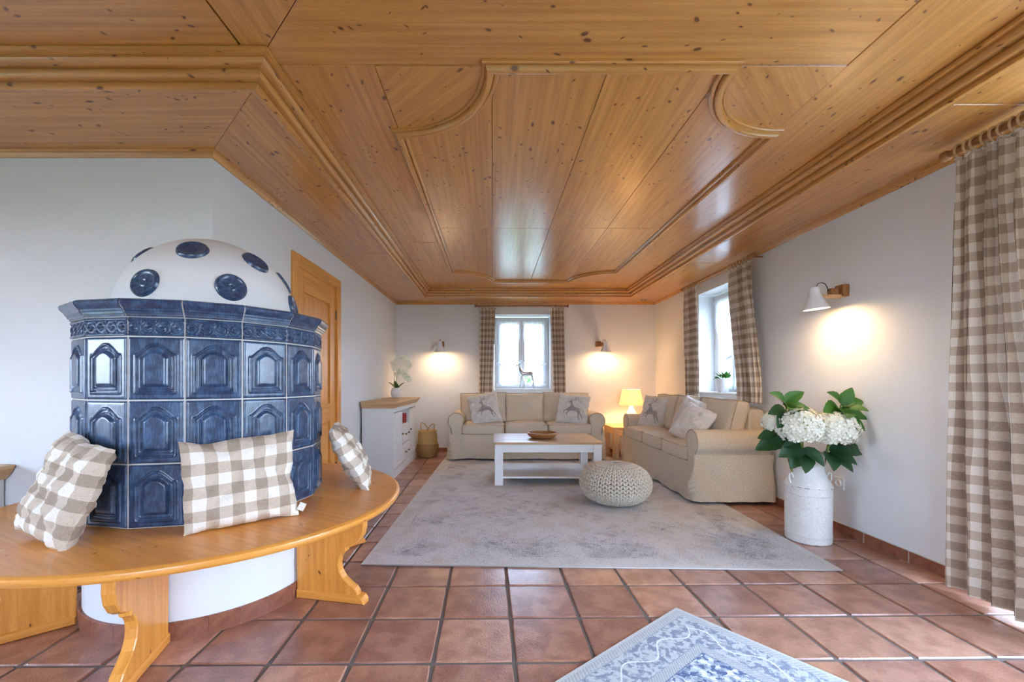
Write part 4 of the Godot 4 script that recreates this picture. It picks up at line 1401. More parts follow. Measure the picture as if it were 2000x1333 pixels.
func panel_door(parent: Node3D, called: String, x: float, y: float, z: float, w: float, h: float, knob_x: float) -> void:
	var b := MB.new()
	var r := 0.05
	b.box(Vector3(x - w / 2 + r / 2, y + h / 2, z), Vector3(r, h, 0.022), 0.002)
	b.box(Vector3(x + w / 2 - r / 2, y + h / 2, z), Vector3(r, h, 0.022), 0.002)
	b.box(Vector3(x, y + r / 2, z), Vector3(w - 2 * r, r, 0.022), 0.002)
	b.box(Vector3(x, y + h - r / 2, z), Vector3(w - 2 * r, r, 0.022), 0.002)
	b.box(Vector3(x, y + h / 2, z - 0.007), Vector3(w - 2 * r + 0.004, h - 2 * r + 0.004, 0.006), 0.0)
	b.box(Vector3(x, y + h / 2, z - 0.002), Vector3(w - 2 * r - 0.05, h - 2 * r - 0.05, 0.008), 0.004)
	var d := part(parent, called, b, M.white)
	var k := MB.new()
	k.ball(Vector3(knob_x, y + h * 0.56, z + 0.024), Vector3(0.012, 0.012, 0.012), 12, 8)
	k.tube([Vector3(knob_x, y + h * 0.56, z + 0.008), Vector3(knob_x, y + h * 0.56, z + 0.02)], 0.006, 8)
	part(d, "knob", k, M.brass)

func build_sideboard() -> void:
	var s := thing("sideboard", "white sideboard with a flared oak top standing against the wall next to the pine door", "cabinet", PD(-1.278, 0, 5.50), PI / 2)
	var W := 1.36; var D := 0.35; var z1 := D / 2
	var b := MB.new()
	b.box(Vector3(-W / 2 + 0.011, 0.415, 0), Vector3(0.022, 0.73, D), 0.002, Vector3.UP)
	b.box(Vector3(W / 2 - 0.011, 0.415, 0), Vector3(0.022, 0.73, D), 0.002, Vector3.UP)
	b.box(Vector3(0, 0.06, 0), Vector3(W - 0.044, 0.02, D - 0.01), 0.0)
	b.box(Vector3(0, 0.770, 0), Vector3(W - 0.044, 0.02, D - 0.01), 0.0)
	b.box(Vector3(0, 0.415, -z1 + 0.006), Vector3(W - 0.044, 0.70, 0.010), 0.0)
	b.box(Vector3(-0.22, 0.415, 0.0), Vector3(0.022, 0.70, D - 0.03), 0.0)
	b.box(Vector3(0.22, 0.415, 0.0), Vector3(0.022, 0.70, D - 0.03), 0.0)
	b.box(Vector3(0, 0.540, 0.0), Vector3(0.42, 0.02, D - 0.03), 0.0)
	b.box(Vector3(0, 0.755, z1 - 0.012), Vector3(W - 0.044, 0.05, 0.02), 0.002)
	part(s, "body", b, M.white)
	b = MB.new()
	b.box(Vector3(0, 0.035, 0.002), Vector3(W + 0.02, 0.07, D + 0.02), 0.003)
	b.box(Vector3(0, 0.078, 0.001), Vector3(W + 0.008, 0.018, D + 0.008), 0.005)
	part(s, "plinth", b, M.white)
	b = MB.new()
	crown(b, -W / 2, W / 2, -z1, z1, 0.780)
	part(s, "top", b, M.oak, "flared oak top")
	panel_door(s, "door", -0.445, 0.10, z1 - 0.005, 0.42, 0.62, -0.26)
	panel_door(s, "door", 0.445, 0.10, z1 - 0.005, 0.42, 0.62, 0.26)
	for k in 2:
		b = MB.new()
		var y := 0.10 + k * 0.222
		b.box(Vector3(0, y + 0.104, z1 - 0.005), Vector3(0.41, 0.205, 0.022), 0.002)
		b.box(Vector3(0, y + 0.104, z1 + 0.006), Vector3(0.34, 0.135, 0.006), 0.003)
		var dr := part(s, "drawer", b, M.white)
		for e in [-0.09, 0.09]:
			var kb := MB.new()
			kb.ball(Vector3(e, y + 0.104, z1 + 0.026), Vector3(0.012, 0.012, 0.012), 12, 8)
			kb.tube([Vector3(e, y + 0.104, z1 + 0.008), Vector3(e, y + 0.104, z1 + 0.02)], 0.006, 8)
			part(dr, "knob", kb, M.brass)
	b = MB.new()
	b.box(Vector3.ZERO, Vector3(0.018, 0.12, 0.05), 0.002)
	var bk := single("book", b, mat(Color(0.70, 0.22, 0.22), 0.6), "small red book standing in the open niche of the white sideboard", "book")
	bk.position = PD(-1.135, 0.612, 5.58); bk.rotation.y = PI / 2
	# low cabinet at the left edge
	var c := thing("low_cabinet", "low white cabinet with a flared oak top standing by the end of the stove bench", "cabinet", PD(-3.16, 0, 2.10))
	b = MB.new()
	b.box(Vector3(0, 0.30, 0), Vector3(1.2, 0.54, 0.36), 0.003)
	part(c, "body", b, M.white)
	b = MB.new()
	b.box(Vector3(0, 0.03, 0.002), Vector3(1.21, 0.06, 0.366), 0.003)
	part(c, "plinth", b, M.white)
	b = MB.new()
	crown(b, -0.6, 0.6, -0.18, 0.18, 0.565)
	part(c, "top", b, M.oak, "flared oak top")
	panel_door(c, "door", -0.3, 0.08, 0.186, 0.54, 0.46, -0.08)
	panel_door(c, "door", 0.3, 0.08, 0.186, 0.54, 0.46, 0.08)

# ---------------------------------------------------------------- rugs, pouf
func build_rugs() -> void:
	var a := deg_to_rad(-1.6)
	var rg := thing("rug", "large faded grey rug with a worn flower pattern under the coffee table", "rug", PD(0.655, 0, 4.335), a)
	slab_rug(rg, 2.745, 3.665, M.rug)
	var e1 := Vector2(-0.791, -0.611); var e2 := Vector2(0.594, -0.804)
	var c := Vector2(0.8886, 2.058) + e1 * 0.84 + e2 * 0.84
	var r2 := thing("rug", "ice-blue rug with navy flowers and dashed border lying askew on the tiles", "rug", PD(c.x, 0, c.y), atan2(0.611, 0.791) + 0.01)
	slab_rug(r2, 1.68, 1.68, M.rug2)

func slab_rug(parent: Node3D, w: float, d: float, m: Material) -> void:
	var nz := FastNoiseLite.new()
	nz.seed = 3; nz.frequency = 0.8
	var b := MB.new()
	var k := 60
	var p := PackedVector3Array(); var uv := PackedVector2Array()
	for j in k + 1:
		for i in k + 1:
			var u := float(i) / k; var v := float(j) / k
			var ed := minf(minf(u, 1 - u) * w, minf(v, 1 - v) * d)
			p.append(Vector3((u - 0.5) * w, 0.0095 + 0.0018 * minf(1.0, ed / 0.03) + nz.get_noise_2d(u * w * 2.0, v * d * 2.0) * 0.0015, (v - 0.5) * d)); uv.append(Vector2(u, v))
	b.grid(p, k + 1, k + 1, uv)
	part(parent, "pile", b, m)
	var h := MB.new()
	h.tube([Vector3(-w / 2, 0.0055, -d / 2), Vector3(w / 2, 0.0055, -d / 2), Vector3(w / 2, 0.0055, d / 2), Vector3(-w / 2, 0.0055, d / 2)], 0.0052, 8, true)
	h.box(Vector3(0, 0.004, 0), Vector3(w, 0.006, d), 0.001)
	part(parent, "hem", h, M.hem)

func build_pouf() -> void:
	var t := thing("knitted_pouf", "round cream pouf of chunky knit on the rug before the coffee table", "pouf", PD(1.075, 0.011, 3.83))
	var R := 0.302; var hh := 0.175
	var core := MB.new()
	core.ball(Vector3(0, hh, 0), Vector3(R - 0.03, hh - 0.022, R - 0.03), 40, 20)
	part(t, "core", core, mat(Color(0.50, 0.45, 0.38), 0.95))
	# knit: columns of V-shaped stitches, evenly spaced along the outline
	var unit := MB.new()
	unit.ball(Vector3.ZERO, Vector3(0.0098, 0.0215, 0.0115), 8, 7)
	var outline := PackedVector2Array()
	for k in 201:
		var th := PI * k / 200.0
		outline.append(Vector2(R * pow(sin(th), 0.74), hh + hh * cos(th)))
	var run := [0.0]
	for k in range(1, 201): run.append(run[k - 1] + outline[k].distance_to(outline[k - 1]))
	var b := MB.new()
	var cols := 40; var rows := 24
	for c in cols:
		for r in range(1, rows):
			var want: float = run[200] * (r + 0.2) / rows
			var k := 1
			while run[k] < want and k < 199: k += 1
			var o := outline[k]
			if o.x < 0.022: continue
			var tg := (outline[k + 1] - outline[k - 1]).normalized()
			for e in [-1.0, 1.0]:
				var ph: float = TAU * (c + e * 0.23) / cols
				var pos := Vector3(o.x * cos(ph), o.y, o.x * sin(ph))
				var down := Vector3(tg.x * cos(ph), tg.y, tg.x * sin(ph))
				var side := Vector3(-sin(ph), 0, cos(ph))
				var sc := clampf(o.x / R, 0.22, 1.0)
				var d: Vector3 = (down - side * e * 0.55 * sc).normalized()
				var nn := side.cross(down).normalized()
				var bs := Basis(d.cross(nn).normalized(), d, nn)
				var b0 := b.v.size()
				for q in unit.v.size():
					b.v.append(pos + bs * (unit.v[q] * Vector3(sc * 1.2, 1.0, 0.6 + 0.4 * sc))); b.n.append(bs * unit.n[q]); b.t.append(unit.t[q])
				for q in unit.ix: b.ix.append(b0 + q)
	part(t, "knit_cover", b, M.knit)

# ---------------------------------------------------------------- door
func build_door() -> void:
	var d := structure("door_1")
	var x := XL
	# casing on the wall face, leaf set back in the opening
	var z0: float = DR1[0]; var z1: float = DR1[1]; var top: float = DR1[3]
	for q in [[z0 - 0.035, 0.09], [z1 + 0.035, 0.09]]:
		var b := MB.new()
		b.box(PD(x + 0.009, (top + 0.075) / 2, q[0]), Vector3(0.022, top + 0.075, q[1]), 0.004, Vector3.UP, 1.0, Vector2(q[0], 0.2))
		part(d, "casing", b, M.door)
	var b := MB.new()
	b.box(PD(x + 0.009, top + 0.03, (z0 + z1) / 2), Vector3(0.024, 0.092, z1 - z0 - 0.02), 0.004, Vector3.BACK)
	part(d, "casing", b, M.door)
	b = MB.new()
	b.box(PD(x - 0.08, top / 2, z0 + 0.012), Vector3(0.16, top, 0.03), 0.0, Vector3.UP)
	b.box(PD(x - 0.08, top / 2, z1 - 0.012), Vector3(0.16, top, 0.03), 0.0, Vector3.UP)
	b.box(PD(x - 0.08, top - 0.012, (z0 + z1) / 2), Vector3(0.16, 0.03, z1 - z0 - 0.05), 0.0, Vector3.BACK)
	part(d, "lining", b, M.door)
	var a := z0 + 0.03; var e := z1 - 0.03; var w := e - a; var r := 0.115
	var lx := x - 0.022
	b = MB.new()
	b.box(PD(lx, top / 2, a + r / 2), Vector3(0.04, top - 0.03, r), 0.002, Vector3.UP, 1.0, Vector2(0.1, 0.3))
	b.box(PD(lx, top / 2, e - r / 2), Vector3(0.04, top - 0.03, r), 0.002, Vector3.UP, 1.0, Vector2(0.6, 0.1))
	for q in [[0.12, 0.20], [0.80, 0.16], [top - 0.10, 0.17]]:
		b.box(PD(lx, q[0], (a + e) / 2), Vector3(0.04, q[1], w - 2 * r), 0.002, Vector3.BACK, 1.0, Vector2(q[0], 0.5))
	var leaf := part(d, "leaf", b, M.door)
	for q in [[0.22, 0.72], [0.88, top - 0.185]]:
		b = MB.new()
		var cy: float = (q[0] + q[1]) / 2; var hh: float = q[1] - q[0]
		b.box(PD(lx - 0.006, cy, (a + e) / 2), Vector3(0.014, hh + 0.02, w - 2 * r + 0.02), 0.0, Vector3.UP, 1.0, Vector2(0.4, q[0]))
		b.box(PD(lx + 0.003, cy, (a + e) / 2), Vector3(0.012, hh - 0.05, w - 2 * r - 0.05), 0.006, Vector3.UP, 1.0, Vector2(0.4, q[0]))
		part(leaf, "panel", b, M.door)
	for y in [0.28, 1.70]:
		b = MB.new()
		b.tube([PD(x + 0.004, y - 0.045, e + 0.014), PD(x + 0.004, y + 0.045, e + 0.014)], 0.007, 8)
		part(leaf, "hinge", b, M.brass)
	b = MB.new()
	b.box(PD(x - 0.17, 1.0, (z0 + z1) / 2), Vector3(0.04, 2.05, z1 - z0 + 0.02), 0.0)
	part(d, "back_panel", b, M.white_matt)

# ---------------------------------------------------------------- windows
func casement(called: String, xf: Transform3D, w: float, h: float, leaves: int, bars: bool) -> Node3D:
	# local: x across, y up from the sill, z into the room; the frame stands at z = 0
	var s := structure(called)
	s.transform = xf
	var f := 0.055
	var fr := MB.new()
	fr.box(Vector3(-w / 2 + f / 2, h / 2, 0), Vector3(f, h, 0.06), 0.003)
	fr.box(Vector3(w / 2 - f / 2, h / 2, 0), Vector3(f, h, 0.06), 0.003)
	fr.box(Vector3(0, f / 2, 0), Vector3(w - 2 * f, f, 0.06), 0.003)
	fr.box(Vector3(0, h - f / 2, 0), Vector3(w - 2 * f, f, 0.06), 0.003)
	part(s, "frame", fr, M.white_matt)
	var lw := (w - 2 * f) / leaves
	for k in leaves:
		var cx := -w / 2 + f + lw * (k + 0.5)
		var sb := MB.new()
		var t := 0.05
		sb.box(Vector3(cx - lw / 2 + t / 2, h / 2, 0.012), Vector3(t, h - 2 * f + 0.02, 0.05), 0.004)
		sb.box(Vector3(cx + lw / 2 - t / 2, h / 2, 0.012), Vector3(t, h - 2 * f + 0.02, 0.05), 0.004)
		sb.box(Vector3(cx, f + t / 2 - 0.01, 0.012), Vector3(lw - 2 * t, t, 0.05), 0.004)
		sb.box(Vector3(cx, h - f - t / 2 + 0.01, 0.012), Vector3(lw - 2 * t, t, 0.05), 0.004)
		var sash := part(s, "sash", sb, M.white_matt)
		var g := MB.new()
		g.box(Vector3(cx, h / 2, 0.005), Vector3(lw - 2 * t + 0.01, h - 2 * f - 2 * t + 0.04, 0.004), 0.0)
		part(sash, "pane", g, M.glass)
		if bars:
			for q in [0.36, 0.68]:
				var bb := MB.new()
				bb.box(Vector3(cx, h * q, 0.010), Vector3(lw - 2 * t, 0.022, 0.022), 0.003)
				part(sash, "glazing_bar", bb, M.white_matt)
	return s

func net_curtain(parent_at: Transform3D, w: float, h: float, side: float, label: String, group: String) -> void:
	# sheer panel gathered on a rod and caught back at one third of its height
	var t := thing("net_curtain", label, "curtain", Vector3.ZERO, 0.0, group)
	t.transform = parent_at
	var sheet := func(y0: float, y1: float, rows: int, z: float) -> MB:
		var b := MB.new()
		var nu := 64
		var p := PackedVector3Array(); var uv := PackedVector2Array()
		for j in rows + 1:
			var y := y0 + (y1 - y0) * j / rows
			var f := y / h
			# width left open by the tie
			var k := 1.0
			if f < 0.33: k = lerpf(0.72, 0.34, f / 0.33)
			elif f < 0.80: k = lerpf(0.34, 1.0, smoothstep(0.33, 0.80, f))
			for i in nu + 1:
				var u := float(i) / nu
				var x := side * (w / 2 - u * w * k) if side != 0 else (u - 0.5) * w
				p.append(Vector3(x, y, z + 0.010 * sin(u * 52.0) * (0.5 + 0.5 * k))); uv.append(Vector2(u, f))
		b.grid(p, nu + 1, rows + 1, uv)
		return b
	part(t, "sheer", sheet.call(0.03, h * 0.955, 40, 0.0), M.net)
	part(t, "lace_hem", sheet.call(0.0, 0.045, 4, 0.001), M.lace, "white lace hem")
	part(t, "lace_heading", sheet.call(h * 0.945, h, 4, 0.001), M.lace, "gathered white lace heading")
	var tb := MB.new()
	tb.tube([Vector3(side * w / 2, h * 0.36, 0.012), Vector3(side * w * 0.40, h * 0.335, 0.02), Vector3(side * w * 0.26, h * 0.325, 0.018), Vector3(side * w * 0.16, h * 0.33, 0.0)], [0.010, 0.014, 0.014, 0.008], 8)
	part(t, "tie_back", tb, M.lace)

func drape(called: String, label: String, a: Vector3, c: Vector3, a2: Vector3, c2: Vector3, y0: float, y1: float, folds: float, amp: float, ring_r: float, nrings: int, group: String) -> void:
	# checked curtain hung from A to C on a rod, its hem from A2 to C2; cloth runs along the folds
	var t := thing("checked_curtain", label, "curtain", Vector3.ZERO, 0.0, group)
	var b := MB.new()
	var nu := int(folds * 14); var nv := 40
	var nz := FastNoiseLite.new()
	nz.seed = int(folds * 3 + a.z * 100); nz.frequency = 0.9
	var p := PackedVector3Array(); var uv := PackedVector2Array()
	for j in nv + 1:
		var f := float(j) / nv
		var lo := a.lerp(a2, smoothstep(0.0, 1.0, f)); var hi := c.lerp(c2, smoothstep(0.0, 1.0, f))
		var y := y1 + (y0 - y1) * f
		var d := hi - lo; d.y = 0
		var nn := Vector3(-d.z, 0, d.x).normalized()
		var ln := 0.0
		var last := Vector3.ZERO
		for i in nu + 1:
			var u := float(i) / nu
			var ph := u * folds + nz.get_noise_2d(u * 3.0, f * 0.6) * 0.5
			var am := amp * (0.45 + 0.55 * smoothstep(0.0, 0.2, f)) * (0.75 + 0.5 * nz.get_noise_2d(u * 4.0 + 9.0, 0.4))
			var q := lo + d * u + nn * sin(ph * TAU) * am + d.normalized() * sin(ph * TAU * 2.0) * am * 0.25
			q.y = y + (0.012 * nz.get_noise_2d(u * 5.0, 3.0) if j == nv else 0.0)
			if i > 0: ln += Vector2(q.x - last.x, q.z - last.z).length()
			last = q
			p.append(q); uv.append(Vector2(ln if j == 0 else 0.0, (y1 - y) * 1.0))
		# cloth length along the fold, kept the same at every height
	var len0 := 0.0
	for i in nu + 1:
		if i > 0:
			var m := (nv / 2) * (nu + 1) + i
			len0 += Vector2(p[m].x - p[m - 1].x, p[m].z - p[m - 1].z).length()
		for j in nv + 1: uv[j * (nu + 1) + i].x = len0
	b.grid(p, nu + 1, nv + 1, uv)
	part(t, "cloth", b, M.check_curtain)
	# gathered heading tape
	var hd := MB.new()
	var hp := []
	for i in nu + 1: hp.append(p[i] + Vector3(0, -0.008 + 0.004 * sin(i * 1.9), 0))
	hd.tube(hp, 0.009, 6)
	part(t, "heading", hd, M.check_curtain)
	# rings: their centres sit on the rod
	var rb := MB.new()
	var pts := []
	for k in 20: pts.append(Vector3(cos(TAU * k / 20), sin(TAU * k / 20), 0) * ring_r)
	rb.tube(pts, 0.0055, 8, true)
	var rm := rb.mesh()
	var dir := (c - a).normalized()
	for k in nrings:
		var q := part(t, "ring", rm, M.oak)
		var at := a.lerp(c, (k + 0.5) / nrings)
		q.transform = Transform3D(facing((dir + Vector3(0, 0, 0.18 * sin(k * 2.3)) + Vector3(0.18 * sin(k * 2.3), 0, 0)).normalized()).basis, Vector3(at.x, y1 + ring_r * 0.92, at.z))

func rod(label: String, a: Vector3, c: Vector3, wall: Vector3, r := 0.013) -> void:
	var t := thing("curtain_rod", label, "curtain rod")
	var b := MB.new()
	b.tube([a, c], r, 14)
	part(t, "pole", b, M.oak_dark)
	var d := (c - a).normalized()
	for q in [[a, -1.0], [c, 1.0]]:
		var f := MB.new()
		f.tube([q[0] + d * q[1] * 0.001, q[0] + d * q[1] * 0.010, q[0] + d * q[1] * 0.030, q[0] + d * q[1] * 0.036], [r, r * 1.55, r * 1.55, r * 1.2], 14)
		part(t, "finial", f, M.oak_dark)
		var k := MB.new()
		var e: Vector3 = q[0] - d * q[1] * 0.03
		k.tube([e + Vector3(0, -0.002, 0), e + wall * 0.96], 0.007, 8)
		part(t, "bracket", k, M.oak_dark)

func build_windows() -> void:
	# back window
	var xm: float = (WB[0] + WB[1]) / 2; var w: float = WB[1] - WB[0]; var h: float = WB[3] - WB[2]
	casement("window_1", Transform3D(Basis(), PD(xm, WB[2] + 0.002, DB + 0.20)), w - 0.004, h - 0.02, 2, false)
	sill("trim_14", PD(xm, WB[2] + 0.012, DB + 0.075), Vector3(w - 0.004, 0.022, 0.19))
	for e in [-1.0, 1.0]:
		net_curtain(Transform3D(Basis(), PD(xm + e * w * 0.235, WB[2] + 0.055, DB + 0.148)), w * 0.44, h - 0.14, e, "white sheer net curtain tied back in the back window on the %s side" % ("sideboard" if e < 0 else "table lamp"), "net curtains in the windows")
	rod("brown wooden curtain rod above the back window", PD(-0.24, 2.213, DB - 0.10), PD(1.10, 2.213, DB - 0.10), Vector3(0, 0, -0.10))
	drape("checked_curtain", "taupe gingham curtain at the back window on the sideboard side", PD(-0.20, 0, DB - 0.10), PD(0.03, 0, DB - 0.10), PD(-0.215, 0, DB - 0.10), PD(-0.015, 0, DB - 0.10), 0.885, 2.185, 5.0, 0.022, 0.024, 6, "gingham curtains")
	drape("checked_curtain", "taupe gingham curtain at the back window beside the lamp with the tall shadow", PD(0.865, 0, DB - 0.10), PD(1.06, 0, DB - 0.10), PD(0.90, 0, DB - 0.10), PD(1.085, 0, DB - 0.10), 0.885, 2.185, 5.0, 0.022, 0.024, 6, "gingham curtains")
	# right window
	var zm: float = (WR[0] + WR[1]) / 2; w = WR[1] - WR[0]; h = WR[3] - WR[2]
	var tr := Basis(Vector3.UP, -PI / 2)
	casement("window_2", Transform3D(tr, PD(XR + 0.22, WR[2] + 0.002, zm)), w - 0.004, h - 0.02, 2, false)
	sill("trim_15", PD(XR + 0.085, WR[2] + 0.012, zm), Vector3(0.21, 0.022, w - 0.004))
	for e in [-1.0, 1.0]:
		net_curtain(Transform3D(tr, PD(XR + 0.168, WR[2] + 0.055, zm + e * -w * 0.235)), w * 0.44, h - 0.14, -e if false else e * -1.0, "white sheer net curtain in the side window %s" % ("behind the potted plant" if e > 0 else "behind the gingham curtain by the reading lamp"), "net curtains in the windows")
	rod("brown wooden curtain rod above the side window", PD(XR - 0.115, 2.222, 3.96), PD(XR - 0.115, 2.222, 5.40), Vector3(0.115, 0, 0))
	drape("checked_curtain", "taupe gingham curtain at the side window on the corner side", PD(XR - 0.115, 0, 5.37), PD(XR - 0.115, 0, 5.06), PD(XR - 0.115, 0, 5.33), PD(XR - 0.115, 0, 5.00), 0.905, 2.195, 5.0, 0.024, 0.024, 6, "gingham curtains")
	drape("checked_curtain", "taupe gingham curtain at the side window on the reading lamp side", PD(XR - 0.115, 0, 4.36), PD(XR - 0.115, 0, 4.00), PD(XR - 0.115, 0, 4.19), PD(XR - 0.115, 0, 3.84), 0.88, 2.195, 6.0, 0.030, 0.024, 7, "gingham curtains")
	# patio door on the right
	zm = (PT[0] + PT[1]) / 2; w = PT[1] - PT[0]; h = PT[3]
	casement("window_3", Transform3D(tr, PD(XR + 0.20, 0.004, zm)), w - 0.004, h - 0.01, 2, false)
	rod("brown wooden curtain rod over the terrace door", PD(XR - 0.150, 2.232, 0.25), PD(XR - 0.150, 2.232, 2.215), Vector3(0.15, 0, 0), 0.017)
	drape("checked_curtain", "floor-length beige gingham curtain hanging beside the terrace door", PD(XR - 0.150, 0, 2.185), PD(XR - 0.150, 0, 1.845), PD(XR - 0.125, 0, 2.255), PD(XR - 0.150, 0, 1.66), 0.028, 2.196, 5.5, 0.040, 0.031, 9, "gingham curtains")
	# windows behind the camera and in the far left bay, out of the frame
	casement("window_4", Transform3D(Basis(Vector3.UP, PI), PD(-0.2, 0.803, DR - 0.2)), 2.796, 1.29, 3, false)
	casement("window_5", Transform3D(Basis(Vector3.UP, PI / 2), PD(XF - 0.2, 0.803, -0.3)), 2.396, 1.29, 3, false)

func sill(called: String, c: Vector3, s: Vector3) -> void:
	var b := MB.new()
	b.box(c, s, 0.004)
	struct_mesh(called, b, M.white_matt)

func build_outside() -> void:
	var g := MB.new()
	g.box(Vector3(0, -0.42, 0), Vector3(90, 0.2, 90), 0.0)
	struct_mesh("ground", g, M.grass)
	var tb := MB.new()
	tb.box(PD(XR + TW + 1.9, -0.22, 0.9), Vector3(3.6, 0.2, 6.0), 0.01)
	struct_mesh("terrace", tb, M.stone)
	rng.seed = 77
	for q in [[0.75, 9.3, 0.62, "rounded green garden shrub outside behind the stag figure"], [0.0, 10.8, 0.38, "small low garden shrub outside the back window"], [5.6, 7.0, 0.9, "green garden shrub outside the side window"]]:
		var t := thing("garden_shrub", q[3], "shrub", PD(q[0], -0.32, q[1]), 0.0, "garden shrubs")
		var f := MB.new()
		for k in 260:
			var d: Vector3 = Vector3(rng.randfn(), absf(rng.randfn()) * 0.9, rng.randfn()).normalized() * pow(rng.randf(), 0.3) * q[2]
			var c: Vector3 = Vector3(0, q[2] * 1.1 + 0.25, 0) + d
			var x := Vector3(rng.randfn(), rng.randfn(), rng.randfn()).normalized()
			var y := x.cross(Vector3(rng.randfn(), rng.randfn(), rng.randfn())).normalized()
			var s := 0.05 + rng.randf() * 0.06
			f.face([c - x * s, c - y * s * 0.5, c + x * s, c + y * s * 0.5])
		part(t, "foliage", f, M.leaf)
		var st := MB.new()
		st.tube([Vector3.ZERO, Vector3(0.02, q[2] * 1.1 + 0.2, 0)], [0.04, 0.02], 8)
		part(t, "stem", st, M.rust)

# ---------------------------------------------------------------- wall lamps
func wall_lamp(label: String, at: Vector3, turn: float, arm_turn: float) -> void:
	# local: wall behind at z = 0, room towards +z
	var t := thing("wall_lamp", label, "lamp", at, turn, "wooden wall lamps")
	var b := MB.new()
	b.box(Vector3(0, 0, 0.022), Vector3(0.085, 0.085, 0.042), 0.004)
	part(t, "wall_block", b, M.oak_dark)
	var piv := Node3D.new()
	piv.name = "arm"
	t.add_child(piv, true)
	piv.rotation.y = arm_turn
	for e in [-1.0, 1.0]:
		b = MB.new()
		b.box(Vector3(e * 0.017, -0.036, 0.105), Vector3(0.014, 0.018, 0.16), 0.002, Vector3.BACK)
		part(piv, "bar", b, M.oak)
	b = MB.new()
	b.box(Vector3(0, -0.006, 0.085), Vector3(0.045, 0.048, 0.055), 0.004)
	part(piv, "block", b, M.oak_dark)
	var sh := MB.new()
	sh.lathe(PackedVector2Array([Vector2(0.0, 0.030), Vector2(0.024, 0.028), Vector2(0.032, 0.020), Vector2(0.035, -0.010), Vector2(0.037, -0.030), Vector2(0.078, -0.125), Vector2(0.080, -0.128), Vector2(0.076, -0.127), Vector2(0.034, -0.029), Vector2(0.031, 0.015), Vector2(0.0, 0.022)]), 40, Transform3D(Basis(Vector3.RIGHT, 0.10), Vector3(0, 0, 0.215)))
	part(piv, "shade", sh, M.white_gloss, "white metal shade")
	var bl := MB.new()
	bl.lathe(PackedVector2Array([Vector2(0.0, -0.118), Vector2(0.045, -0.112), Vector2(0.056, -0.098), Vector2(0.052, -0.080), Vector2(0.024, -0.045), Vector2(0.016, -0.02), Vector2(0.0, -0.02)]), 28, Transform3D(Basis(Vector3.RIGHT, 0.10), Vector3(0, 0, 0.215)))
	part(piv, "bulb", bl, M.bulb)
	var cb := MB.new()
	cb.tube([Vector3(0, 0.028, 0.205), Vector3(0, 0.052, 0.190), Vector3(0, 0.060, 0.165), Vector3(0, 0.050, 0.138), Vector3(0, 0.025, 0.125), Vector3(0, 0.0, 0.118)], 0.003, 6)
	part(piv, "cable", cb, M.black)
	var ol := OmniLight3D.new()
	ol.name = "wall_lamp_light"
	piv.add_child(ol, true)
	ol.position = Vector3(0, -0.095, 0.215 - 0.008); ol.light_color = Color(1.0, 0.83, 0.60); ol.light_energy = LAMP_WALL; ol.light_size = 0.04; ol.omni_range = 12.0; ol.omni_attenuation = 2.0; ol.shadow_enabled = true

func build_lamps() -> void:
	wall_lamp("wooden wall lamp with a white shade on the wall above the hydrangeas", PD(XR, 1.712, 3.06), -PI / 2, 0.0)
	wall_lamp("wooden wall lamp with a white shade on the back wall above the seagrass basket", PD(-0.785, 1.645, DB), 0.0, 0.0)
	wall_lamp("wooden wall lamp with a white shade on the back wall above the table lamp", PD(1.60, 1.645, DB), 0.0, 0.35)

# ---------------------------------------------------------------- milk can with hydrangeas, orchid, basket, figures
func leaf_into(b: MB, base: Vector3, dir: Vector3, up: Vector3, ln: float, w: float) -> void:
	# one curved leaf with a fold along the midrib and a serrate outline
	var d := dir.normalized()
	var s := d.cross(up).normalized()
	var nn := s.cross(d).normalized()
	var k := 10
	var p := PackedVector3Array(); var uv := PackedVector2Array()
	for j in k + 1:
		var f := float(j) / k
		var ww := w * pow(sin(pow(f, 0.75) * PI), 0.8) * (1.0 + 0.06 * (j % 2))
		var c := base + d * ln * f + nn * (-0.25 * f * f * ln)
		for i in 5:
			var u := i / 2.0 - 1.0
			p.append(c + s * u * ww * 0.5 + nn * (absf(u) * ww * 0.18)); uv.append(Vector2(u, f))
	b.grid(p, 5, k + 1, uv)

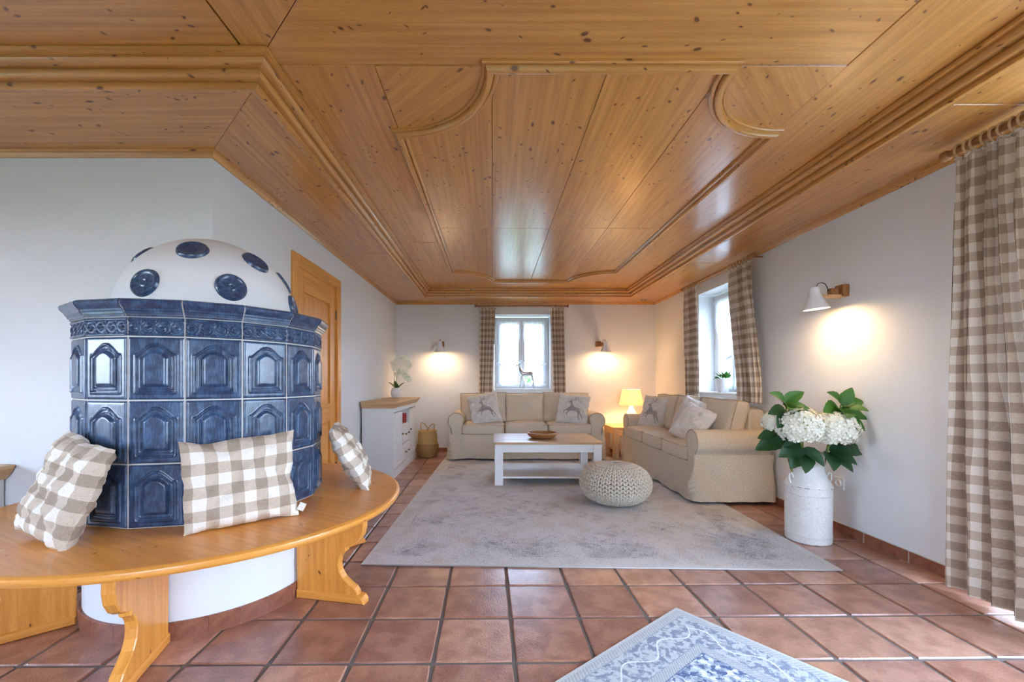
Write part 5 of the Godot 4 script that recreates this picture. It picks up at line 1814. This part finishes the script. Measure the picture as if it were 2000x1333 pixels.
func hydrangea(label: String, foot: Vector3, head: Vector3, r: float, sd: int, leaves: Array, stemmed := true) -> void:
	rng.seed = sd
	var t := thing("hydrangea_stem", label, "flower", foot, 0.0, "hydrangeas in the milk can")
	var h := head - foot
	if r > 0.0:
		var b := MB.new()
		var nfl := 170
		for k in nfl:
			var y := 1.0 - (k + 0.5) / nfl * 1.7
			var a := k * 2.39996
			var d := Vector3(sqrt(maxf(0, 1 - y * y)) * cos(a), y, sqrt(maxf(0, 1 - y * y)) * sin(a))
			var c := h + d * r * Vector3(1, 0.82, 1) * rng.randf_range(0.90, 1.06)
			var x := d.cross(Vector3(rng.randfn(), rng.randfn(), rng.randfn())).normalized()
			var z := d.cross(x)
			var s := r * rng.randf_range(0.17, 0.23)
			for q in 4:
				var e := (x * cos(q * PI / 2) + z * sin(q * PI / 2))
				var o := (x * cos(q * PI / 2 + PI / 2) + z * sin(q * PI / 2 + PI / 2))
				var up := d * s * rng.randf_range(0.05, 0.35)
				b.face([c, c + e * s * 0.55 - o * s * 0.45 + up * 0.7, c + e * s + up, c + e * s * 0.55 + o * s * 0.45 + up * 0.7])
		part(t, "flower_head", b, M.petal, "cream-white flower head")
		var cr := MB.new()
		cr.ball(h, Vector3(r, r * 0.8, r) * 0.84, 14, 10)
		part(t, "flower_core", cr, mat(Color(0.80, 0.82, 0.62), 0.9))
	var st := MB.new()
	st.tube([Vector3.ZERO, h * 0.35 + Vector3(0, 0.02, 0), h * 0.7 + Vector3(0, 0.02, 0), h - Vector3(0, r * 0.6, 0)], [0.006, 0.006, 0.005, 0.004], 7)
	part(t, "stem", st, M.stem)
	for q in leaves:
		var b := MB.new()
		var at: Vector3 = h * q[0]
		var dir := Vector3(q[1], q[2], q[3])
		leaf_into(b, at, dir, Vector3.UP * 0.7 + Vector3(0.1, 0, 0.75), q[4], q[4] * 0.66)
		part(t, "leaf", b, M.leaf if q[5] > 0 else M.leaf_dark)

func build_can() -> void:
	var o := PD(2.146, 0, 2.965)
	var t := thing("milk_can", "white enamelled milk can used as a floor vase beside the sofa", "vase", o)
	var b := MB.new()
	b.lathe(PackedVector2Array([Vector2(0.0, 0.001), Vector2(0.128, 0.001), Vector2(0.133, 0.006), Vector2(0.134, 0.042), Vector2(0.137, 0.046), Vector2(0.134, 0.050), Vector2(0.135, 0.20), Vector2(0.135, 0.315), Vector2(0.138, 0.319), Vector2(0.135, 0.323), Vector2(0.136, 0.365), Vector2(0.139, 0.372), Vector2(0.136, 0.380), Vector2(0.126, 0.402), Vector2(0.108, 0.432), Vector2(0.097, 0.456), Vector2(0.092, 0.478), Vector2(0.091, 0.560), Vector2(0.096, 0.572), Vector2(0.104, 0.584), Vector2(0.108, 0.592), Vector2(0.105, 0.596), Vector2(0.099, 0.590), Vector2(0.090, 0.572), Vector2(0.086, 0.556), Vector2(0.086, 0.46), Vector2(0.12, 0.38), Vector2(0.125, 0.02), Vector2(0.0, 0.012)]), 56)
	part(t, "body", b, M.can)
	for e in [-1.0, 1.0]:
		b = MB.new()
		b.tube([Vector3(e * 0.110, 0.428, 0.02), Vector3(e * 0.128, 0.462, 0.02), Vector3(e * 0.142, 0.455, 0.02), Vector3(e * 0.143, 0.42, 0.02), Vector3(e * 0.132, 0.392, 0.02)], 0.006, 8)
		part(t, "handle", b, M.can)
	b = MB.new()
	b.prism(PackedVector2Array([Vector2(-0.058, 0.325), Vector2(-0.048, 0.375), Vector2(0.046, 0.375), Vector2(0.058, 0.325), Vector2(0.042, 0.334), Vector2(-0.044, 0.334)]), 0.006, facing(Vector3(0.05, 0, 1), Vector3(0.0, 0.0, 0.0)) * Transform3D(Basis(Vector3.RIGHT, -0.05), Vector3(0, 0.004, 0.147)), 0.002)
	# the embossed plate follows the round body
	for k in b.v.size():
		var q := b.v[k]
		var rr := Vector2(q.x, q.z).length()
		var a := q.x / 0.137
		var keep := 0.137 + (q.z - 0.147) * 0.4
		b.v[k] = Vector3(sin(a + 0.25) * keep, q.y, cos(a + 0.25) * keep)
	part(t, "plate", b, M.can, "embossed plate")
	# worn rims where the enamel is gone
	rng.seed = 5
	for k in 9:
		b = MB.new()
		var a0 := rng.randf_range(0.2, 2.9)
		var pts := []
		for i in 4: pts.append(Vector3(cos(a0 + i * 0.02 * (1 + k % 3)) * 0.1385, 0.372 if k < 6 else 0.003, sin(a0 + i * 0.02 * (1 + k % 3)) * (0.1385 if k < 6 else 0.133)))
		if k >= 6:
			for i in 4: pts[i].x *= 0.133 / 0.1385
		b.tube(pts, 0.0018, 5)
		part(t, "chip", b, M.rust, "chipped rim showing rust")
	var f := o + Vector3(0, 0.30, 0)
	hydrangea("cream hydrangea with a big round head on the sofa side of the milk can", f + Vector3(-0.04, 0, 0.03), o + Vector3(-0.120, 0.775, 0.09), 0.136, 11, [[0.72, -0.9, -0.15, 0.4, 0.19, 0], [0.76, -0.95, 0.15, -0.1, 0.19, 0], [0.62, -0.35, -0.45, 0.9, 0.17, 0], [0.70, 0.45, -0.45, 0.8, 0.16, 0], [0.66, -0.75, -0.5, 0.6, 0.17, 0]])
	hydrangea("cream hydrangea with a big round head on the wall lamp side of the milk can", f + Vector3(0.04, 0, 0.03), o + Vector3(0.095, 0.762, 0.10), 0.136, 12, [[0.72, 0.95, 0.0, 0.3, 0.20, 0], [0.66, 0.45, -0.45, 0.8, 0.17, 0], [0.80, 0.95, 0.15, -0.1, 0.19, 0], [0.66, -0.3, -0.45, 0.9, 0.16, 0], [0.70, 0.8, -0.35, 0.6, 0.17, 0]])
	hydrangea("pale hydrangea half hidden behind the big heads in the milk can", f + Vector3(0.0, 0, -0.03), o + Vector3(-0.01, 0.82, -0.05), 0.10, 13, [[0.7, -0.4, 0.3, -0.8, 0.14, 0]])
	hydrangea("small pale hydrangea turned to the wall in the milk can", f + Vector3(0.05, 0, -0.02), o + Vector3(0.205, 0.765, -0.02), 0.085, 14, [[0.78, 0.95, -0.1, 0.4, 0.18, 0], [0.7, 0.7, -0.45, 0.6, 0.16, 0]])
	hydrangea("small pale hydrangea leaning over the sofa arm from the milk can", f + Vector3(-0.05, 0, -0.02), o + Vector3(-0.215, 0.80, -0.01), 0.085, 17, [[0.8, -0.9, 0.1, 0.3, 0.17, 0], [0.74, -0.95, -0.2, 0.1, 0.18, 0]])
	hydrangea("leafy green shoot rising on the sofa side of the milk can", f + Vector3(-0.05, 0, -0.01), o + Vector3(-0.185, 0.94, 0.04), 0.0, 15, [[1.0, -0.75, 0.55, 0.3, 0.13, 1], [0.99, 0.45, 0.45, 0.3, 0.13, 1], [0.93, 0.95, 0.1, 0.35, 0.15, 1], [0.90, -0.9, 0.05, 0.4, 0.15, 0], [0.86, 0.5, -0.1, 0.8, 0.16, 1], [0.84, -0.7, -0.2, 0.7, 0.17, 0], [0.95, 0.1, 0.2, 0.9, 0.15, 1], [0.88, 0.8, 0.1, 0.6, 0.15, 0], [0.96, -0.3, 0.1, 0.9, 0.14, 1]])
	hydrangea("leafy green shoot rising on the wall side of the milk can", f + Vector3(0.05, 0, -0.01), o + Vector3(0.185, 0.92, 0.05), 0.0, 16, [[1.0, 0.35, 0.8, 0.3, 0.13, 1], [0.99, 0.95, 0.35, 0.2, 0.15, 1], [0.95, -0.85, 0.1, 0.6, 0.19, 1], [0.92, 0.95, -0.1, 0.4, 0.17, 1], [0.93, -0.35, 0.05, 1.0, 0.19, 1], [0.88, 0.4, -0.3, 0.9, 0.17, 1], [1.0, -0.5, 0.5, 0.3, 0.15, 1], [0.9, -0.7, -0.2, 0.7, 0.17, 1], [0.96, 0.5, 0.15, 0.9, 0.15, 1]])
	# socket on the wall
	var s := thing("wall_socket", "white electric socket low on the wall behind the milk can", "socket", PD(XR, 0.352, 3.10), -PI / 2)
	b = MB.new()
	b.box(Vector3(0, 0, 0.006), Vector3(0.084, 0.084, 0.012), 0.004)
	part(s, "plate", b, M.white_gloss)
	b = MB.new()
	b.lathe(PackedVector2Array([Vector2(0.0, 0.013), Vector2(0.017, 0.013), Vector2(0.020, 0.022), Vector2(0.023, 0.022), Vector2(0.025, 0.012)]), 24, Transform3D(Basis(Vector3.RIGHT, PI / 2), Vector3.ZERO))
	part(s, "insert", b, M.white_matt)

func build_orchid() -> void:
	var o := PD(-1.30, 0.8595, 5.86)
	var t := thing("potted_orchid", "white orchid in a textured white pot on the sideboard", "plant", o)
	var b := MB.new()
	var pr := PackedVector2Array([Vector2(0.0, 0.001), Vector2(0.048, 0.001), Vector2(0.056, 0.010)])
	for k in 12: pr.append(Vector2(0.060 + 0.016 * sin(PI * (k + 0.5) / 12.0) + (0.002 if k % 2 == 0 else -0.001), 0.014 + k * 0.0095))
	pr.append_array([Vector2(0.062, 0.132), Vector2(0.058, 0.130), Vector2(0.055, 0.11), Vector2(0.0, 0.11)])
	b.lathe(pr, 40)
	part(t, "pot", b, M.white_matt, "ribbed white pot")
	rng.seed = 9
	for q in [[-0.8, 1.0, 0.5], [0.9, 0.9, 0.3], [0.2, 1.1, 0.9], [-0.3, 1.2, -0.5]]:
		var l := MB.new()
		leaf_into(l, Vector3(q[0] * 0.02, 0.115, q[2] * 0.02), Vector3(q[0], q[1] * 1.4, q[2]), Vector3.UP + Vector3(0.2, 0, 0.3), 0.135, 0.062)
		part(t, "leaf", l, M.leaf_dark)
	for sde in [[Vector3(0, 0.11, 0), Vector3(-0.035, 0.28, 0), Vector3(-0.03, 0.43, 0.01), Vector3(0.05, 0.53, 0.02), Vector3(0.14, 0.51, 0.03), Vector3(0.19, 0.43, 0.03)], [Vector3(0.01, 0.11, 0), Vector3(0.0, 0.24, 0.02), Vector3(0.03, 0.34, 0.03), Vector3(0.09, 0.37, 0.04), Vector3(0.14, 0.31, 0.04), Vector3(0.17, 0.23, 0.05)]]:
		var cu := Curve3D.new()
		for q in sde: cu.add_point(q)
		var st := MB.new()
		st.tube(sde, 0.0035, 6)
		part(t, "stem", st, M.stem)
		var ln := cu.get_baked_length()
		for k in 8:
			var c := cu.sample_baked(ln * (0.48 + 0.074 * k))
			c += Vector3(rng.randf_range(-0.02, 0.02), rng.randf_range(-0.015, 0.02), rng.randf_range(-0.01, 0.04))
			var fl := MB.new()
			var d := Vector3(rng.randf_range(-0.2, 0.7), rng.randf_range(-0.2, 0.3), 1).normalized()
			var x := d.cross(Vector3.UP).normalized(); var y := x.cross(d)
			for e in 5:
				var a := e * TAU / 5 + 0.3
				var dir := x * cos(a) + y * sin(a)
				var sd := x * -sin(a) + y * cos(a)
				var r := 0.050 if e % 2 == 0 else 0.044
				fl.face([c, c + dir * r * 0.5 - sd * r * 0.5 + d * 0.004, c + dir * r * 0.95 - sd * r * 0.28 + d * 0.006, c + dir * r * 0.95 + sd * r * 0.28 + d * 0.006, c + dir * r * 0.5 + sd * r * 0.5 + d * 0.004])
			fl.ball(c + d * 0.008, Vector3(0.007, 0.007, 0.007), 6, 4)
			part(t, "blossom", fl, M.petal)

func build_basket() -> void:
	var t := thing("seagrass_basket", "woven seagrass belly basket with looped handles beside the back sofa", "basket", PD(-0.945, 0.0, 6.28))
	var prof := [Vector2(0.118, 0.008), Vector2(0.132, 0.03), Vector2(0.141, 0.06), Vector2(0.146, 0.09), Vector2(0.148, 0.12), Vector2(0.147, 0.15), Vector2(0.149, 0.165), Vector2(0.136, 0.19), Vector2(0.128, 0.22), Vector2(0.126, 0.25), Vector2(0.128, 0.28), Vector2(0.126, 0.31), Vector2(0.116, 0.335), Vector2(0.108, 0.345), Vector2(0.118, 0.36), Vector2(0.128, 0.372)]
	var low := MB.new(); var high := MB.new()
	for k in prof.size() - 1:
		for e in 2:
			var q: Vector2 = prof[k].lerp(prof[k + 1], e * 0.5)
			var pts := []
			for i in 40:
				var a := TAU * i / 40
				var wob := 0.004 * (1.0 if (i + k * 2 + e) % 2 == 0 else -1.0)
				pts.append(Vector3(cos(a) * (q.x + wob), q.y, sin(a) * (q.x + wob)))
			(low if k < 7 else high).tube(pts, 0.0085, 6, true)
	part(t, "lower_weave", low, M.straw2)
	part(t, "upper_weave", high, M.straw)
	var bt := MB.new()
	bt.lathe(PackedVector2Array([Vector2(0, 0.002), Vector2(0.118, 0.002), Vector2(0.122, 0.012), Vector2(0, 0.014)]), 30)
	part(t, "bottom", bt, M.straw2)
	for e in [-1.0, 1.0]:
		var pts := []
		for i in 13:
			var a := PI * i / 12
			pts.append(Vector3(e * (0.05 + 0.04 * sin(a)) + 0.045 * cos(a), 0.35 + 0.125 * sin(a), e * 0.085 - 0.03 * cos(a)))
		var hb := MB.new()
		hb.tube(pts, 0.006, 7)
		part(t, "handle", hb, M.straw2)

func build_figures() -> void:
	# silver stag on the back sill
	var t := thing("stag_figure", "slender silver stag figure on the back window sill", "figurine", PD(0.50, WB[2] + 0.0235, DB + 0.045))
	var b := MB.new()
	b.tube([Vector3(0.115, 0.235, 0), Vector3(0.09, 0.235, 0), Vector3(0.04, 0.225, 0), Vector3(-0.02, 0.228, 0), Vector3(-0.06, 0.245, 0), Vector3(-0.085, 0.29, 0), Vector3(-0.092, 0.335, 0), Vector3(-0.10, 0.365, 0), Vector3(-0.13, 0.362, 0), Vector3(-0.155, 0.345, 0)], [0.012, 0.032, 0.038, 0.034, 0.036, 0.026, 0.019, 0.020, 0.014, 0.006], 12)
	for e in [-1.0, 1.0]:
		b.tube([Vector3(0.09, 0.235, e * 0.014), Vector3(0.105, 0.16, e * 0.018), Vector3(0.125, 0.10, e * 0.02), Vector3(0.105 + e * 0.018, 0.0, e * 0.02)], [0.024, 0.014, 0.008, 0.007], 8)
		b.tube([Vector3(-0.055, 0.235, e * 0.014), Vector3(-0.06 + e * 0.015, 0.15, e * 0.018), Vector3(-0.05 + e * 0.03, 0.09, e * 0.02), Vector3(-0.065 + e * 0.03, 0.0, e * 0.02)], [0.020, 0.011, 0.008, 0.007], 8)
		b.tube([Vector3(-0.098, 0.375, e * 0.012), Vector3(-0.085, 0.38, e * 0.03), Vector3(-0.078, 0.392, e * 0.035)], [0.004, 0.008, 0.003], 6)
	part(t, "body", b, M.silver)
	for e in [-1.0, 1.0]:
		b = MB.new()
		b.tube([Vector3(-0.10, 0.378, e * 0.01), Vector3(-0.08, 0.415, e * 0.03), Vector3(-0.03, 0.43, e * 0.05), Vector3(0.03, 0.42, e * 0.055), Vector3(0.06, 0.44, e * 0.05)], [0.006, 0.006, 0.005, 0.004, 0.002], 7)
		for q in [[-0.08, 0.415, 0.03, -0.11, 0.45], [-0.03, 0.43, 0.05, -0.04, 0.475], [0.02, 0.423, 0.055, 0.02, 0.465]]:
			b.tube([Vector3(q[0], q[1], e * q[2]), Vector3(q[3], q[4], e * (q[2] + 0.01))], [0.004, 0.0015], 6)
		part(t, "antler", b, M.silver)
	# plant on the right sill
	var pt := thing("potted_plant", "green houseplant in a white pot on the side window sill", "plant", PD(XR + 0.075, WR[2] + 0.0235, 4.82))
	b = MB.new()
	b.lathe(PackedVector2Array([Vector2(0.0, 0.001), Vector2(0.052, 0.001), Vector2(0.058, 0.008), Vector2(0.068, 0.06), Vector2(0.073, 0.12), Vector2(0.072, 0.150), Vector2(0.068, 0.153), Vector2(0.064, 0.148), Vector2(0.062, 0.13), Vector2(0.0, 0.13)]), 36)
	part(pt, "pot", b, M.white_matt)
	rng.seed = 21
	for k in 34:
		var l := MB.new()
		var a := rng.randf() * TAU
		var e := rng.randf_range(0.2, 1.3)
		var d := Vector3(cos(a) * cos(e), sin(e), sin(a) * cos(e))
		var base := Vector3(cos(a) * 0.02, 0.14, sin(a) * 0.02) + d * rng.randf_range(0.01, 0.06)
		leaf_into(l, base, d, Vector3.UP + Vector3(0.3, 0, 0.2), rng.randf_range(0.05, 0.075), 0.036)
		part(pt, "leaf", l, M.leaf)
	b = MB.new()
	for k in 6: b.tube([Vector3(0, 0.13, 0), Vector3(cos(k * 1.05) * 0.04, 0.19, sin(k * 1.05) * 0.04)], 0.002, 5)
	part(pt, "stems", b, M.stem)
